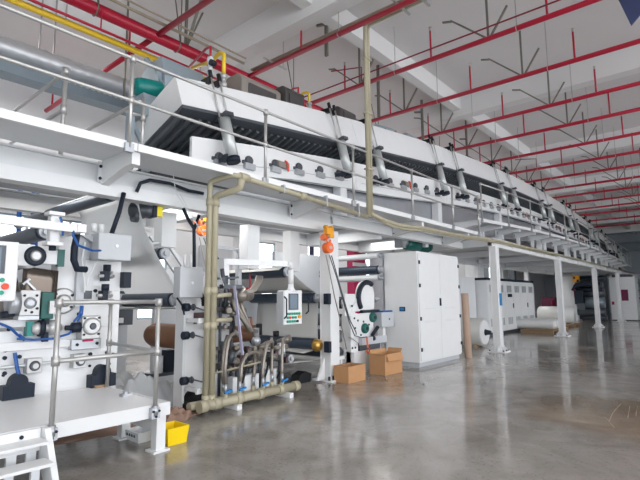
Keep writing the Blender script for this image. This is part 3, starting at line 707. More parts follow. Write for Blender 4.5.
for x, z in ((8.42, 1.10), (8.12, .88)):
    k = MB().lathe((x, 5.76, z), (x, 5.86, z), [(0,.08),(.3,.105),(1,.105)], 16).build('knob', TEALD, t)
    MB().cyl((x, 5.75, z), (x, 5.77, z), .035, n=10).build('hub', DK, k)
bolts([(7.78, 5.84, 1.1), (7.9, 5.84, 1.05), (8.1, 5.84, 1.02), (8.3, 5.84, .95), (8.0, 5.84, .75), (7.76, 5.88, 1.35), (8.0, 5.88, 1.4), (7.75, 5.88, .5), (7.85, 5.88, .5), (7.8, 5.84, .9)], .022, .012, 'bolt_heads', DK, t)
q = MB().cyl((8.35, 5.8, .72), (8.5, 5.74, .9), .04, n=8).cyl((8.3, 5.78, .66), (8.38, 5.78, .66), .06, n=8); q.build('lever', DK, t)
t.location.x += .14
t = thing('junction_box', 'grey junction box on the frame left of the tall cabinet', 'box', (8.9, 5.8, .9))
B(8.70, 9.22, 5.68, 5.86, .88, 1.20).build('casing', GR, t, .01); B(8.78, 9.18, 5.7, 5.84, 1.2, 1.235).build('cable_gland', BLUE, t)
B(8.86, 8.96, 5.76, 5.9, .62, .88).build('bracket', WH, t); bolts([(9.0, 5.68, 1.05)], .02, .012, 'latch', DK, t)
tag(B(8.88, 8.96, 5.9, 6.0, 0, .62).build('support_leg', WH2), 'thin pale support leg between the gear frame and the tall cabinet', 'leg')
_h = [o for o in COL.objects if o.name == 'chain_hoist'][0]; _h.location.x -= .10
_h2 = copy_tree(_h, (-1.45, 2.15, .40), label='small orange chain hoist hanging at the back, left of the beige vertical pipes')
_h2.location.x = 5.43
t = thing('foot_stand', 'low white bracket stand with dark motor right of the broad column foot', 'stand', (7.45, 5.9, 0))
B(7.30, 7.68, 5.92, 6.05, .30, .36).build('shelf', WH, t); B(7.34, 7.40, 5.93, 6.03, 0, .30).build('leg', WH, t); B(7.56, 7.62, 5.93, 6.03, 0, .30).build('leg', WH, t)
MB().cyl((7.42, 5.98, .44), (7.64, 5.98, .44), .075, n=12).build('motor', DKG, t)
# tall cabinet
t = thing('electrical_cabinet', 'tall white two-door electrical cabinet beside the cardboard boxes', 'cabinet', (10.43, 5.55, 0))
B(9.375, 11.5, 5.16, 6.02, .10, 2.55).build('body', WH, t, .008)
B(9.42, 11.46, 5.2, 5.98, 0, .10).build('plinth', GR, t)
for x0, x1, i in ((9.40, 10.42, 0), (10.43, 11.48, 1)):
    d = B(x0, x1, 5.135, 5.16, .14, 2.51).build('door', WH, t, .004)
    q = MB()
    for z in (.38, 1.05, 1.78, 2.30): q.box((x0 if i == 0 else x1-.05)+.0, (x0+.05 if i == 0 else x1), 5.118, 5.136, z-.04, z+.04)
    q.build('hinge', DK, d)
    if i == 0: MB().box(10.36, 10.40, 5.105, 5.136, 1.32, 1.50).build('handle', DK, d)
    q = MB()
    for j in range(10): q.box(x0+.22+j*.055, x0+.25+j*.055, 5.1335, 5.1355, .95, 1.0).box(x0+.22+j*.055, x0+.25+j*.055, 5.1335, 5.1355, 1.25, 1.28)
    q.build('vent_marks', WH2, d)
b = B(9.36, 9.376, 5.49, 5.63, 1.21, 1.31).build('side_display', DK, t); B(9.357, 9.361, 5.51, 5.61, 1.23, 1.29).build('blue_screen', LBL, b)
# teal motor under beam
t = thing('drive_motor', 'dark teal motor hanging under the beam above the tall cabinet', 'motor', (11, 6.2, 2.78))
q = MB().lathe((10.65, 6.2, 2.90), (12.05, 6.2, 2.92), [(0,.12),(.08,.16),(.5,.16),(.52,.13),(.95,.13),(1,.08)], 20); q.build('motor_body', TEALD, t)
q = MB()
for j in range(9): q.cyl((11.4+j*.055, 6.2, 2.91), (11.43+j*.055, 6.2, 2.91), .155, n=16)
q.build('cooling_fins', TEALD, t)
q = MB().cyl((10.5, 6.2, 2.95), (10.65, 6.2, 2.95), .13, n=14).box(10.35, 10.52, 6.08, 6.32, 2.78, 3.19).box(10.9, 11.9, 6.1, 6.3, 3.13, 3.2); q.build('mount', GRS, t)
# cardboard boxes and tube
def carton(x0, x1, y0, y1, h, label, tilt=False):
    t = thing('cardboard_box', label, 'box', ((x0+x1)/2, (y0+y1)/2, 0), 'cardboard boxes on the floor'); d = .008
    q = MB().box(x0, x1, y0, y0+d, .001, h).box(x0, x1, y1-d, y1, .001, h).box(x0, x0+d, y0+d, y1-d, .001, h).box(x1-d, x1, y0+d, y1-d, .001, h); q.build('side_walls', CARD, t)
    B(x0+d, x1-d, y0+d, y1-d, .001, .01).build('bottom', CARDI, t)
    q = MB()
    if tilt:
        q.bar((x0+d, (y0+y1)/2, h), (x0-.03, (y0+y1)/2, h+.0), .3, .006)
        q.prism([(y0, h), (y0-.04, h-.14), (y0-.046, h-.135), (y0-.004, h+.005)], 'x', x0+.05, x1-.02)
        q.prism([(y1, h), (y1+.02, h+.06), (y1+.014, h+.065), (y1-.006, h)], 'x', x0+.02, x1-.02)
        q.prism([(x1, h), (x1+.05, h+.07), (x1+.045, h+.075), (x1-.006, h)], 'y', y0+.02, y1-.02)
    else:
        q.prism([(y1-.03, h-.1), (y1-.02, h-.09), (y1-.0085, h-.002), (y1-.012, h-.002)], 'x', x0+.02, x1-.02)
    q.build('flap', CARDI if not tilt else CARD, t)
    return t
carton(6.88, 7.40, 5.22, 5.55, .29, 'small open cardboard box at the foot of the broad white column')
carton(8.02, 8.66, 5.18, 5.55, .40, 'larger cardboard box with folded flaps beside the tall cabinet', True)
tag(MB().lathe((11.62, 5.03, 0), (11.60, 5.05, 1.62), [(0,.085),(.01,.09),(.99,.09),(1,.085)], 16).build('cardboard_tube', TUBE), 'tall brown cardboard tube standing at the right edge of the tall cabinet', 'tube')

# ------------------------------------------------------------------ coating head left of the column: frame, beige pipes, manifold
t = thing('coating_machine', 'white machine side plate behind the beige vertical pipes', 'machine', (4.1, 5.8, 0))
q = MB(); q.box(3.80, 4.62, 5.76, 5.86, .0, 1.86); q.build('side_plate', WH, t, .01)
B(3.78, 3.82, 5.70, 5.9, .02, 1.5).build('plate_edge', WH2, t)
B(3.98, 4.2, 5.742, 5.765, 1.16, 1.32).build('brown_plate', BRNP, t)
for z in (.42, 1.02, 1.40):
    b = MB().cyl((3.72, 5.62, z), (3.80, 5.62, z), .055, n=12).build('knob', DK, t)
    MB().cyl((3.79, 5.62, z), (3.86, 5.62, z), .02, n=8).lathe((3.86, 5.62, z), (3.9, 5.62, z), [(0,.04),(.5,.05),(1,.03)], 10).bar((3.9, 5.62, z), (4.05, 5.6, z-.05), .02, .02).box(3.83, 3.87, 5.6, 5.77, z-.03, z+.03).build('clamp_screw', DKG, b)
q = MB()
for z in (1.22, .30): q.box(3.80, 4.02, 5.38, 5.42, z-.035, z+.035).box(3.84, 3.92, 5.40, 5.77, z-.025, z+.025)
q.build('pipe_bracket', WH, t)
q = MB(); q.prism([(3.80, .0), (4.12, .0), (4.12, .1)] + [(3.98+.13*math.cos(math.radians(a)), .14+.13*math.sin(math.radians(a))) for a in range(0, 181, 20)] + [(3.80, .1)], 'y', 5.62, 5.76); q.build('machine_foot', BLK, t)
t = thing('junction_box', 'grey junction box on the coating frame left of the beige pipes', 'box', (3.83, 5.55, 1.5))
B(3.61, 3.98, 5.55, 5.72, 1.53, 1.95).build('casing', GR, t, .012); bolts([(3.80, 5.55, 1.73)], .022, .014, 'latch', WH, t)
MB().cyl((3.72, 5.62, 1.95), (3.72, 5.62, 2.12), .02, n=8).cyl((3.81, 5.62, 1.95), (3.81, 5.62, 2.12), .02, n=8).build('conduit_stub', WH2, t)
MB().tube([(3.98, 5.62, 1.62), (4.04, 5.62, 1.5), (4.06, 5.64, 1.42)], .03, 8).tube([(3.6, 5.6, 1.53), (3.70, 5.62, 1.42), (3.76, 5.66, 1.3)], .012, 6).build('cable', BLK, t)
t = thing('beige_pipe_run', 'beige plastic pipes rising beside the coating frame and running along the walkway', 'pipe', (4, 5.35, 0))
YP = 5.32
MB().tube([(3.89, YP, .12), (3.89, YP, 3.06), (3.89, YP-.02, 3.12), (3.91, YP-.08, 3.14), (3.98, 5.02, 3.18), (4.0, 4.95, 3.18), (4.1, 4.91, 3.17), (7.1, 4.91, 3.0)], .040, 12).build('pipe', BEI, t)
MB().tube([(3.985, YP, .12), (3.985, YP, 2.88), (3.985, YP-.02, 2.93), (4.0, YP-.08, 2.95), (4.08, 4.98, 3.0), (4.1, 4.92, 3.03), (4.11, 4.91, 3.15)], .048, 12).build('pipe', BEI, t)
q = MB()
for x, r in ((3.89, .050), (3.985, .060)):
    for z in (.2, 1.15, 1.62, 2.84): q.cyl((x, YP, z-.05), (x, YP, z+.05), r, n=12)
q.cyl((4.08, 4.91, 3.17), (4.22, 4.91, 3.165), .062, n=12).cyl((5.3, 4.91, 3.105), (5.42, 4.91, 3.098), .058, n=12)
q.build('coupling', BEI, t)
MB().cyl((3.985, YP, 1.22), (4.30, YP, 1.22), .032, n=10).cyl((3.985, YP, 1.55), (4.28, YP, 1.57), .032, n=10).build('branch', BEI, t)
q = MB()
for x in (4.9, 5.9, 6.8): z = 3.17-(x-4.1)*.0567; q.box(x-.015, x+.015, 4.865, 4.958, z-.05, 3.2)
q.build('pipe_hanger', GRS, t)
# beige conduit continuing along the far beams
q = MB().tube([(7.16, 4.86, 3.06), (7.6, 4.84, 2.98), (8.2, 4.83, 2.95), (9.0, 4.83, 3.0), (11, 4.83, 3.02), (13.5, 4.83, 3.12), (20, 4.83, 3.16), (30, 4.83, 3.16), (41, 4.83, 3.16)], .04, 8)
q.tube([(7.25, 4.86, 3.04), (7.7, 4.86, 2.93), (8.3, 4.86, 2.90), (9.1, 4.86, 2.96), (11, 4.86, 2.99), (13.5, 4.86, 3.08), (20, 4.86, 3.1)], .03, 8)
tag(q.build('cable_conduit', BEI), 'sagging beige conduit running along the walkway edge toward the far end', 'conduit')

t = thing('hose_manifold', 'beige manifold pipe on the floor feeding braided hoses with blue valves', 'manifold', (4.7, 5.3, 0))
def MX(f): return (3.80+f*1.86, 5.26+f*.06)
a_, b_ = MX(0), MX(1)
MB().cyl((a_[0], a_[1], .13), (b_[0], b_[1], .13), .062, n=14).cyl((a_[0]-.1, a_[1]+.15, .12), (b_[0]-.2, b_[1]+.15, .12), .055, n=14).build('manifold_pipe', BEI, t)
q = MB()
for f in (.0, .12, .33, .55, .78, .97): q.cyl((MX(f)[0]-.05, MX(f)[1], .13), (MX(f)[0]+.06, MX(f)[1], .13), .078, n=14)
q.build('coupling', BEI, t)
q = MB()
for f in (.3, .85): q.box(MX(f)[0]-.04, MX(f)[0]+.04, 5.18, 5.5, .0, .07)
q.build('foot', WH, t)
HT = [
 [(4.18,.22),(4.17,.57),(4.2,.79),(4.24,.92),(4.3,1.0),(4.38,1.02),(4.47,.97)],
 [(4.25,.21),(4.23,.47),(4.25,.72),(4.3,.89),(4.36,.98),(4.46,.94)],
 [(4.44,.23),(4.46,.45),(4.47,.57),(4.53,.66),(4.6,.71),(4.69,.73),(4.78,.72),(4.85,.70),(4.91,.62)],
 [(4.89,.22),(4.88,.43),(4.91,.59),(4.96,.75),(5.02,.83),(5.1,.86),(5.16,.84),(5.2,.75)],
 [(4.82,.22),(4.84,.43),(4.88,.63),(4.94,.79)],
 [(5.3,.20),(5.3,.41),(5.31,.62),(5.34,.77),(5.38,.86),(5.42,.87),(5.47,.81)],
 [(5.21,.20),(5.21,.42),(5.23,.63),(5.26,.8),(5.29,.89)]]
for k, h in enumerate(HT):
    x = h[0][0]; y = 5.26+(x-3.8)/1.86*.06; front = k in (0, 2, 3, 5); yy = y if front else y+.13
    MB().cyl((x, yy, .12), (x, yy, .24), .034, n=10).build('outlet', BEI, t)
    v = MB().cyl((x, yy, .24), (x, yy, .36), .026, n=10).build('ball_valve', GRS, t)
    if front: MB().bar((x-.05, y-.05, .25), (x+.06, y-.06, .28), .035, .022).build('valve_handle', BLUEV, v)
    n = len(h)
    MB().tube([(x, yy, .34)]+[(p[0], yy+.16*(j/n)**2, p[1]) for j, p in enumerate(h) if p[1] > .36], .026, 9).build('braided_hose', HOSE, t)
# pump block behind hoses
t = thing('coating_unit', 'cluttered coating head of pipes, valves and small pumps behind the braided hoses', 'coating head', (4.9, 5.7, 0))
for k, (x, z, w_) in enumerate(((4.82, .13, .28), (5.22, .16, .22), (4.5, .13, .08))):
    B(x-w_/2, x+w_/2, 5.46, 5.58, z, z+.26).build('white_tray', WH2, t)
q = MB()
for x in (4.5, 4.7, 4.95, 5.15, 5.4, 5.6): q.cyl((x, 5.66, .0), (x, 5.66, .62+.1*math.sin(x*9)), .03, n=8)
q.build('support_post', DKG, t)
B(4.45, 5.7, 5.62, 5.82, .52, .62).build('base_bar', DKG, t)
q = MB()
random.seed(3)
for j in range(18):
    x = 4.3+j*.078; z = .45+random.random()*.36
    q.cyl((x, 5.55+random.random()*.2, z), (x+.05, 5.5, z+.08), .035+.02*random.random(), n=8)
q.build('fitting_cluster', HOSE, t)
q = MB()
for j in range(10): x = 4.55+j*.12; q.box(x-.025, x+.03, 5.52, 5.6, .47+.12*(j % 3), .56+.12*(j % 3))
q.build('valve_bodies', BRNP, t)
MB().cyl((4.6, 6.0, .95), (5.35, 6.0, .95), .13, n=14).build('brown_roll', BRN, t)
MB().ball((5.02, 5.6, .86), .075).cyl((5.02, 5.6, .92), (5.02, 5.6, 1.06), .05, n=8).build('gauge', GRS, t)
MB().cyl((5.08, 5.6, .95), (5.08, 5.6, 1.12), .05, n=8).cyl((5.45, 5.6, .9), (5.45, 5.6, .99), .05, n=8).build('black_knob', BLK, t)
q = MB().tube([(4.3, 5.55, 1.95), (4.34, 5.55, 1.75), (4.42, 5.55, 1.6)], .03, 8).bar((4.22, 5.55, 1.80), (4.6, 5.55, 1.83), .05, .03).cyl((4.38, 5.55, 1.4), (4.38, 5.55, 1.85), .03, n=8).box(4.3, 4.65, 5.5, 5.6, 1.66, 1.72)
q.build('upper_valve', DKG, t)
q = MB().cyl((4.42, 5.5, 1.56), (4.85, 5.55, 1.56), .08, n=12).cyl((4.55, 5.45, 1.62), (4.62, 5.45, 1.5), .10, n=12).cyl((4.44, 5.5, 1.3), (4.70, 5.5, 1.34), .045, n=10); q.build('pump', HOSE, t)
for k, o_ in enumerate((0, .07, .14)):
    MB().tube([(4.42+o_, 5.45, 1.5), (4.45+o_, 5.42, 1.36), (4.62+o_, 5.42, 1.18-o_), (4.74+o_, 5.42, 1.02)], .03, 8).tube([(4.6+o_, 5.5, 1.58), (4.82+o_*.6, 5.5, 1.64), (4.92+o_*.6, 5.5, 1.76), (4.97+o_*.6, 5.52, 1.86)], .028, 8).build('steel_hose', HOSE, t)
q = MB().tube([(4.45, 5.5, 1.45), (4.5, 5.5, 1.1), (4.42, 5.52, .8), (4.5, 5.5, .5)], .022, 7).tube([(4.75, 5.5, .8), (4.7, 5.45, .5), (4.6, 5.42, .3)], .018, 6).tube([(5.2, 5.5, .6), (5.1, 5.44, .4), (5.0, 5.42, .25)], .018, 6).tube([(5.5, 5.5, .6), (5.42, 5.44, .4), (5.3, 5.42, .28)], .018, 6)
q.build('black_hose', BLK, t)
random.seed(5)
for j in range(22):
    x = 4.12+random.random()*.5; z = .45+random.random()*1.15; y = 5.5+random.random()*.22
    r_ = .02+.025*random.random()
    if j % 3 == 0: MB().cyl((x, y, z), (x+.02, y-.04, z+.16), r_*1.2, n=8).build('valve_stem', DKG, t)
    elif j % 3 == 1: MB().lathe((x, y-.06, z), (x+.05, y+.02, z+.01), [(0,r_),(.3,r_*1.7),(.6,r_),(1,r_*1.5)], 10).build('coupling', HOSE, t)
    else: MB().box(x-.03, x+.04, y-.03, y+.03, z-.04, z+.05).build('valve_block', SOOTD, t)
for x in (4.22, 4.34, 4.55): MB().cyl((x, 5.62, .05), (x, 5.62, 1.6), .022, n=8).build('riser_tube', DKG, t)
for z in (.82, 1.12, 1.38): MB().bar((4.08, 5.6, z), (4.62, 5.62, z-.04), .04, .05).build('side_bar', SOOTD, t)
MB().bar((4.33, 5.30, 1.70), (4.48, 5.28, .72), .05, .012).build('violet_strip', PURP, t)
MB().cyl((4.05, 5.40, .50), (4.95, 5.42, .56), .014, n=6).build('thin_pipe', BEI, t)
B(5.44, 5.56, 5.5, 5.56, .62, .80).build('white_tag', WH, t)
# hanging control panel
def hmi(name, label, x0, x1, y, z0, z1, scr, cols, d=.16):
    t = thing(name, label, 'control panel', ((x0+x1)/2, y, z0))
    B(x0, x1, y, y+d, z0, z1).build('casing', WH, t, .012)
    s = B(x0+.09*(x1-x0)/.4, x1-.09*(x1-x0)/.4, y-.006, y+.01, scr[0], scr[1]).build('bezel', DKG, t)
    B(x0+.12*(x1-x0)/.4, x1-.12*(x1-x0)/.4, y-.010, y-.004, scr[0]+.02, scr[1]-.02).build('screen', SCR, s)
    for k, (fx, z, m, nm) in enumerate(cols):
        MB().cyl((x0+fx*(x1-x0), y-.025, z), (x0+fx*(x1-x0), y+.01, z), .02 if nm != 'stop_button' else .03, n=10).build(nm, m, t)
    return t
bt = [(f, 1.27, BTG, 'green_button') for f in (.16,.29,.42,.55,.68,.81)] + [(.16,1.21,BTG,'green_button'), (.29,1.21,BTR,'red_button'), (.45,1.21,BTG,'green_button'), (.60,1.21,BTG,'green_button'), (.82,1.22,AMB,'stop_button')] + [(f,1.15,BTG,'green_button') for f in (.16,.29,.42,.55)] + [(.70,1.15,DK,'black_button')]
t = hmi('operator_console', 'white control panel with screen and buttons hanging from a white arm', 5.32, 5.73, 5.28, 1.10, 1.64, (1.33, 1.59), bt)
B(5.30, 5.34, 5.29, 5.43, 1.10, 1.62).build('side_cover', GR, t)
MB().tube([(5.31, 5.27, 1.2), (5.31, 5.22, 1.24), (5.31, 5.22, 1.5), (5.31, 5.27, 1.54)], .012, 6).build('handle', DK, t)
MB().tube([(5.81, 5.27, 1.26), (5.82, 5.22, 1.3), (5.82, 5.22, 1.46), (5.81, 5.27, 1.5)], .012, 6).build('handle', DK, t)
MB().lathe((5.55, 5.36, 1.62), (5.55, 5.36, 1.74), [(0,.10),(.5,.05),(1,.045)], 12).cyl((5.55, 5.36, 1.7), (5.55, 5.36, 2.0), .045, n=12).tube([(5.55, 5.36, 1.98), (5.54, 5.36, 2.06), (5.47, 5.38, 2.08)], .05, 10).build('drop_tube', WH, t)
MB().bar((4.42, 5.62, 2.06), (5.5, 5.38, 2.07), .08, .09).build('arm', WH, t)
B(4.36, 4.46, 5.58, 5.76, 1.82, 2.1).build('arm_bracket', WH, t)
# dark red spring hose + gantry bits behind
q = MB().tube([(6.02, 6.9, 2.95), (6.02, 6.9, 1.72), (5.95, 6.9, 1.70), (5.0, 6.85, 1.68)], .022, 7)
tag(q.build('air_hose', REDD), 'dark red coiled air hose hanging behind the white box posts', 'hose')
q = MB().tube([(4.62, 6.1, 2.75), (4.60, 6.1, 2.2), (4.68, 6.1, 2.10), (5.3, 6.1, 2.14)], .018, 7)
tag(q.build('black_cable', DK), 'black cable looping right of the beige vertical pipes', 'cable')
q = MB().tube([(3.72, 5.7, 2.78), (3.82, 5.72, 2.64), (3.92, 5.72, 2.52), (3.92, 5.70, 2.25), (3.90, 5.66, 1.96)], .024, 8).tube([(3.99, 5.7, 2.72), (3.96, 5.72, 2.6), (3.92, 5.72, 2.5)], .024, 8)
tag(q.build('black_cable', DK), 'forked black cable running down to the middle junction box', 'cable')
q = MB().tube([(2.86, 5.72, 2.86), (2.80, 5.7, 2.6), (2.70, 5.66, 2.32)], .03, 8)
tag(q.build('black_cable', DK), 'dark blue cable dropping from the main beam to the left junction box', 'cable')
q = MB().tube([(3.02, 5.70, 2.9), (3.06, 5.69, 3.02), (3.2, 5.7, 3.09), (3.5, 5.7, 3.1), (3.8, 5.70, 3.05), (4.05, 5.70, 3.05)], .024, 8)
tag(q.build('black_cable', DK), 'black cable arching over the main beam near the beige pipe elbow', 'cable')
MBq = MB().tube([(3.6, 5.6, 2.95), (4.0, 5.5, 2.3), (4.3, 5.5, 1.7)], .006, 5).tube([(3.45, 5.55, 3.2), (3.5, 5.55, 2.95), (3.95, 5.52, 2.4)], .005, 5)
tag(MBq.build('white_wire', WH2), 'thin white wire slanting in front of the middle posts', 'wire')
# diagonal braces and rear plates
for i, (x, z0, z1, w_) in enumerate(((2.9, 0, 2.1, 2.4), (5.9, 0, 2.05, 2.6), (8.6, 0, 2.6, 2.0))):
    t = thing('rear_machine', 'white rear machine side plate standing at the back, ' + ('left, behind the unwinder' if i == 0 else 'middle, behind the beige pipes' if i == 1 else 'right, behind the stacked rollers'), 'machine frame', (x, 8.0, 0), 'rear machine side plates')
    B(x-w_/2, x+w_/2, 7.86, 7.95, 0, z1).build('plate', GR, t)
    bolts([(x-w_*.3, 7.86, z1*.8), (x+w_*.3, 7.86, z1*.8), (x+w_*.3, 7.86, z1*.5)], .03, .02, 'bolt_heads', DK, t)
t = thing('bracing', 'grey diagonal braces behind the hose manifold', 'brace', (5.2, 6.8, 0))
for a, b in (((4.5, 6.6, 1.9), (5.6, 6.6, .5)), ((4.2, 7.4, 2.6), (5.2, 7.4, 1.4)), ((4.45, 7.4, 2.6), (5.45, 7.4, 1.4))): MB().bar(a, b, .06, .06).build('diagonal', GR, t)
for x in (4.9, 5.5): MB().bar((x, 6.62, 0), (x, 6.62, 2.4), .08, .08).build('upright', GR, t)
MB().bar((4.9, 6.62, 2.4), (5.5, 6.62, 2.4), .06, .06).build('top_rail', GR, t)
q = MB().bar((3.42, 6.3, 2.3), (3.8, 6.3, 1.9), .03, .03).bar((3.5, 6.3, 2.3), (3.9, 6.25, 2.38), .03, .03).bar((3.55, 7.0, 2.55), (3.75, 6.6, 2.55), .03, .05)
tag(q.build('white_brace', WH), 'thin white crossed rods behind the steep web edge', 'brace')
# interior rolls and clutter
t = thing('kraft_roll', 'brown kraft paper roll lying inside the left machine', 'roll', (4.12, 6.6, .76))
MB().lathe((4.12, 6.08, .95), (4.12, 7.15, .95), [(0,.185),(.85,.185),(.93,.16),(.97,.11),(1,.03)], 24).build('paper', BRN, t)
MB().lathe((4.10, 5.87, .95), (4.10, 6.1, .95), [(0,.05),(1,.05)], 12).build('shaft', GRS, t)
q = MB().cyl((3.2, 7.6, 1.38), (4.6, 6.2, 1.38), .022, n=8).cyl((3.0, 7.9, 1.38), (3.2, 7.6, 1.38), .03, n=8)
tag(q.build('steel_bar', STEEL), 'thin steel bar crossing above the brown paper roll', 'bar')
t = thing('actuator', 'dark actuator block with pale cylinder above the brown paper roll', 'actuator', (3.5, 7.6, 1.2))
B(3.4, 4.0, 7.5, 7.86, 1.1, 1.65).build('block', DKG, t); MB().cyl((3.55, 7.45, 1.5), (3.9, 7.45, 1.5), .11, n=14).build('pale_cylinder', GR, t); B(3.38, 3.46, 7.4, 7.6, 1.42, 1.7).build('teal_plate', TEALD, t); B(3.55, 3.8, 7.42, 7.5, 1.14, 1.22).build('label_plate', WH, t)
t = thing('actuator', 'small dark actuator with pale barrel under the brown paper roll', 'actuator', (4.2, 6.9, 0))
B(4.0, 4.7, 6.9, 7.1, .3, .36).build('shelf', DKG, t); MB().cyl((4.15, 6.9, .36), (4.15, 6.9, .62), .06, n=12).build('barrel', WH2, t); B(4.25, 4.4, 6.85, 7.0, .36, .7).build('block', DK, t); B(4.05, 4.1, 6.9, 7.0, 0, .3).build('leg', DKG, t); B(4.6, 4.65, 6.9, 7.0, 0, .3).build('leg', DKG, t)
random.seed(11)
def heap(name, x0, x1, y0, y1, h, m, label, cat, f=3.0, seed=0):
    ph = [random.random()*6 for _ in range(6)]
    def fn(u, v):
        e = max(0, min(1, min(u, 1-u, v, 1-v)*5))
        z = h*e*(.55+.25*math.sin(u*9*f/3+ph[0]+2*v)+.2*math.sin(v*13+ph[1]+3*u)+.12*math.sin(u*31+v*17+ph[2])+.1*math.sin(v*37-u*11+ph[3]))
        return V((x0+(x1-x0)*u+.05*math.sin(v*9+ph[4]), y0+(y1-y0)*v+.05*math.sin(u*8+ph[5]), .004+max(0, z)))
    o = MB().sheet(fn, 26, 26).build(name, m, solid=.003); return tag(o, label, cat)
heap('plastic_sheet', 3.0, 4.3, 6.05, 7.6, .42, SCRAP, 'crumpled clear plastic sheet heaped inside the left machine', 'plastic')
heap('wrapping_paper', 2.05, 3.85, 5.42, 6.5, .10, BRN2, 'brown wrapping paper crumpled on the floor behind the platform', 'paper')
heap('wrapping_paper', 3.30, 3.72, 5.3, 5.62, .14, BRN2, 'small brown paper scrap rolled up beside the black machine foot', 'paper')
# ------------------------------------------------------------------ unwinder at left
t = thing('unwinder', 'white unwinder side plate with motors and bearings behind the low platform at left', 'machine', (2.2, 5.95, 0))
YU = 5.9
q = MB(); q.box(1.0, 2.96, YU, YU+.09, .40, 1.18).box(1.9, 2.96, YU, YU+.09, 1.18, 1.62).box(2.55, 2.96, YU, YU+.09, 1.62, 2.02); q.build('side_plate', WH, t, .006)
B(2.18, 2.40, YU-.03, YU+.16, 1.60, 2.40).build('upright', WH, t, .006)
q = MB().box(2.38, 2.47, YU-.09, YU+.02, 1.42, 2.28).box(2.47, 2.66, YU-.06, YU+.02, 2.0, 2.28); q.prism([(2.38, 2.28), (2.66, 2.28), (2.52, 2.2)], 'y', YU-.14, YU-.02)
q.build('cover_plate', GR, t)
B(2.46, 2.60, YU-.02, YU+.1, 1.62, 2.02).build('middle_plate', WH2, t)
B(2.48, 2.60, YU-.012, YU+.02, 1.52, 1.76).build('window_opening', DKG, t)
B(2.95, 3.05, 5.8, 6.0, 1.66, 1.86).build('side_motor', DK, t)
bolts([(x, YU, z) for x, z in ((1.72,.90),(1.72,.98),(1.74,1.20),(1.86,.90),(2.0,1.0),(2.22,1.34),(2.46,1.34),(2.22,1.58),(2.64,1.62),(2.7,1.5),(2.84,1.3),(2.82,.86),(2.9,.83),(2.62,.86),(1.73,.8),(1.73,.74))], .022, .02, 'bolt_heads', DK, t)
# bearing flange behind the handrail corner
b = MB().lathe((2.26, YU-.05, 1.50), (2.26, YU, 1.50), [(0,.13),(.2,.15),(1,.15)], 24).build('bearing_flange', CHROME, t)
MB().lathe((2.26, YU-.10, 1.50), (2.26, YU-.04, 1.50), [(0,.05),(.3,.075),(1,.075)], 18).build('hub', CHROME, b)
bolts([(2.26+.115*math.cos(a), YU-.05, 1.50+.115*math.sin(a)) for a in (.6, 2.4, 3.9, 5.6)], .016, .012, 'flange_bolt', DK, b)
# right gearbox on bracket
b = B(2.44, 2.66, YU-.16, YU, 1.05, 1.32).build('gearbox', CHROME, t, .01)
MB().lathe((2.55, YU-.20, 1.20), (2.55, YU-.155, 1.20), [(0,.08),(.3,.10),(1,.105)], 22).build('round_cover', CHROME, b)
MB().lathe((2.55, YU-.215, 1.20), (2.55, YU-.195, 1.20), [(0,.03),(1,.045)], 14).build('shaft_end', DKG, b)
bolts([(2.55+s*.085, YU-.16, 1.20+r_*.095) for s in (-1, 1) for r_ in (-1, 1)], .014, .012, 'corner_bolt', DK, b)
b = B(2.36, 2.70, YU-.10, YU, .93, 1.05).build('gearbox_bracket', GRS, t, .006)
B(2.48, 2.60, YU-.115, YU-.09, 1.02, 1.05).build('coloured_tag', CRIM, b); bolts([(2.42, YU-.1, .99), (2.65, YU-.1, .99)], .018, .01, 'bolt_heads', DK, b)
MB().lathe((2.28, YU-.1, 1.19), (2.45, YU-.1, 1.19), [(0,.03),(.4,.03),(.41,.06),(1,.06)], 14).build('coupling', DK, t)
# middle drive: coupling, servo, teal clip
b = MB().lathe((1.92, YU-.09, 1.20), (2.24, YU-.09, 1.20), [(0,.05),(.15,.07),(.3,.07),(.31,.055),(.55,.055),(.56,.085),(.8,.085),(1,.03)], 16).build('servo_drive', CHROME, t)
B(1.88, 1.94, YU-.12, YU-.02, 1.12, 1.28).build('teal_clip', TEAL, b); MB().cyl((2.0, YU-.09, 1.20), (2.05, YU-.09, 1.20), .09, n=14).build('dark_ring', DK, b)
q = MB().box(1.55, 1.90, YU-.06, YU, 1.22, 1.30).box(1.50, 2.40, YU-.05, YU, .97, 1.06); q.build('guide_rail', WH, t, .004)
q = MB().cyl((1.2, YU-.05, .80), (2.80, YU-.05, .82), .020, n=10); q.build('cross_shaft', STEEL, t)
for x in (1.98, 2.46):
    b = B(x-.075, x+.075, YU-.12, YU-.0, .72, .88).build('pinion_box', CHROME, t, .008)
    MB().lathe((x, YU-.145, .80), (x, YU-.115, .80), [(0,.045),(.5,.055),(1,.055)], 16).build('pinion_cover', DKG, b); MB().cyl((x, YU-.15, .80), (x, YU-.144, .80), .03, n=12).build('pinion_cap', CHROME, b)
for x in (1.84, 2.74):
    q = MB(); q.prism([(x-.15, .47), (x+.15, .47), (x+.15, .62), (x+.09, .62)] + [(x+.085*math.cos(math.radians(a)), .64+.09*math.sin(math.radians(a))) for a in range(0, 181, 20)] + [(x-.09, .62), (x-.15, .62)], 'y', YU-.14, YU)
    b = q.build('pillow_block', DK, t, .006)
    bolts([(x-.12, YU, .72), (x+.12, YU, .72), (x-.05, YU, .8), (x+.05, YU, .8)], .016, .015, 'bolt_heads', DK, b)
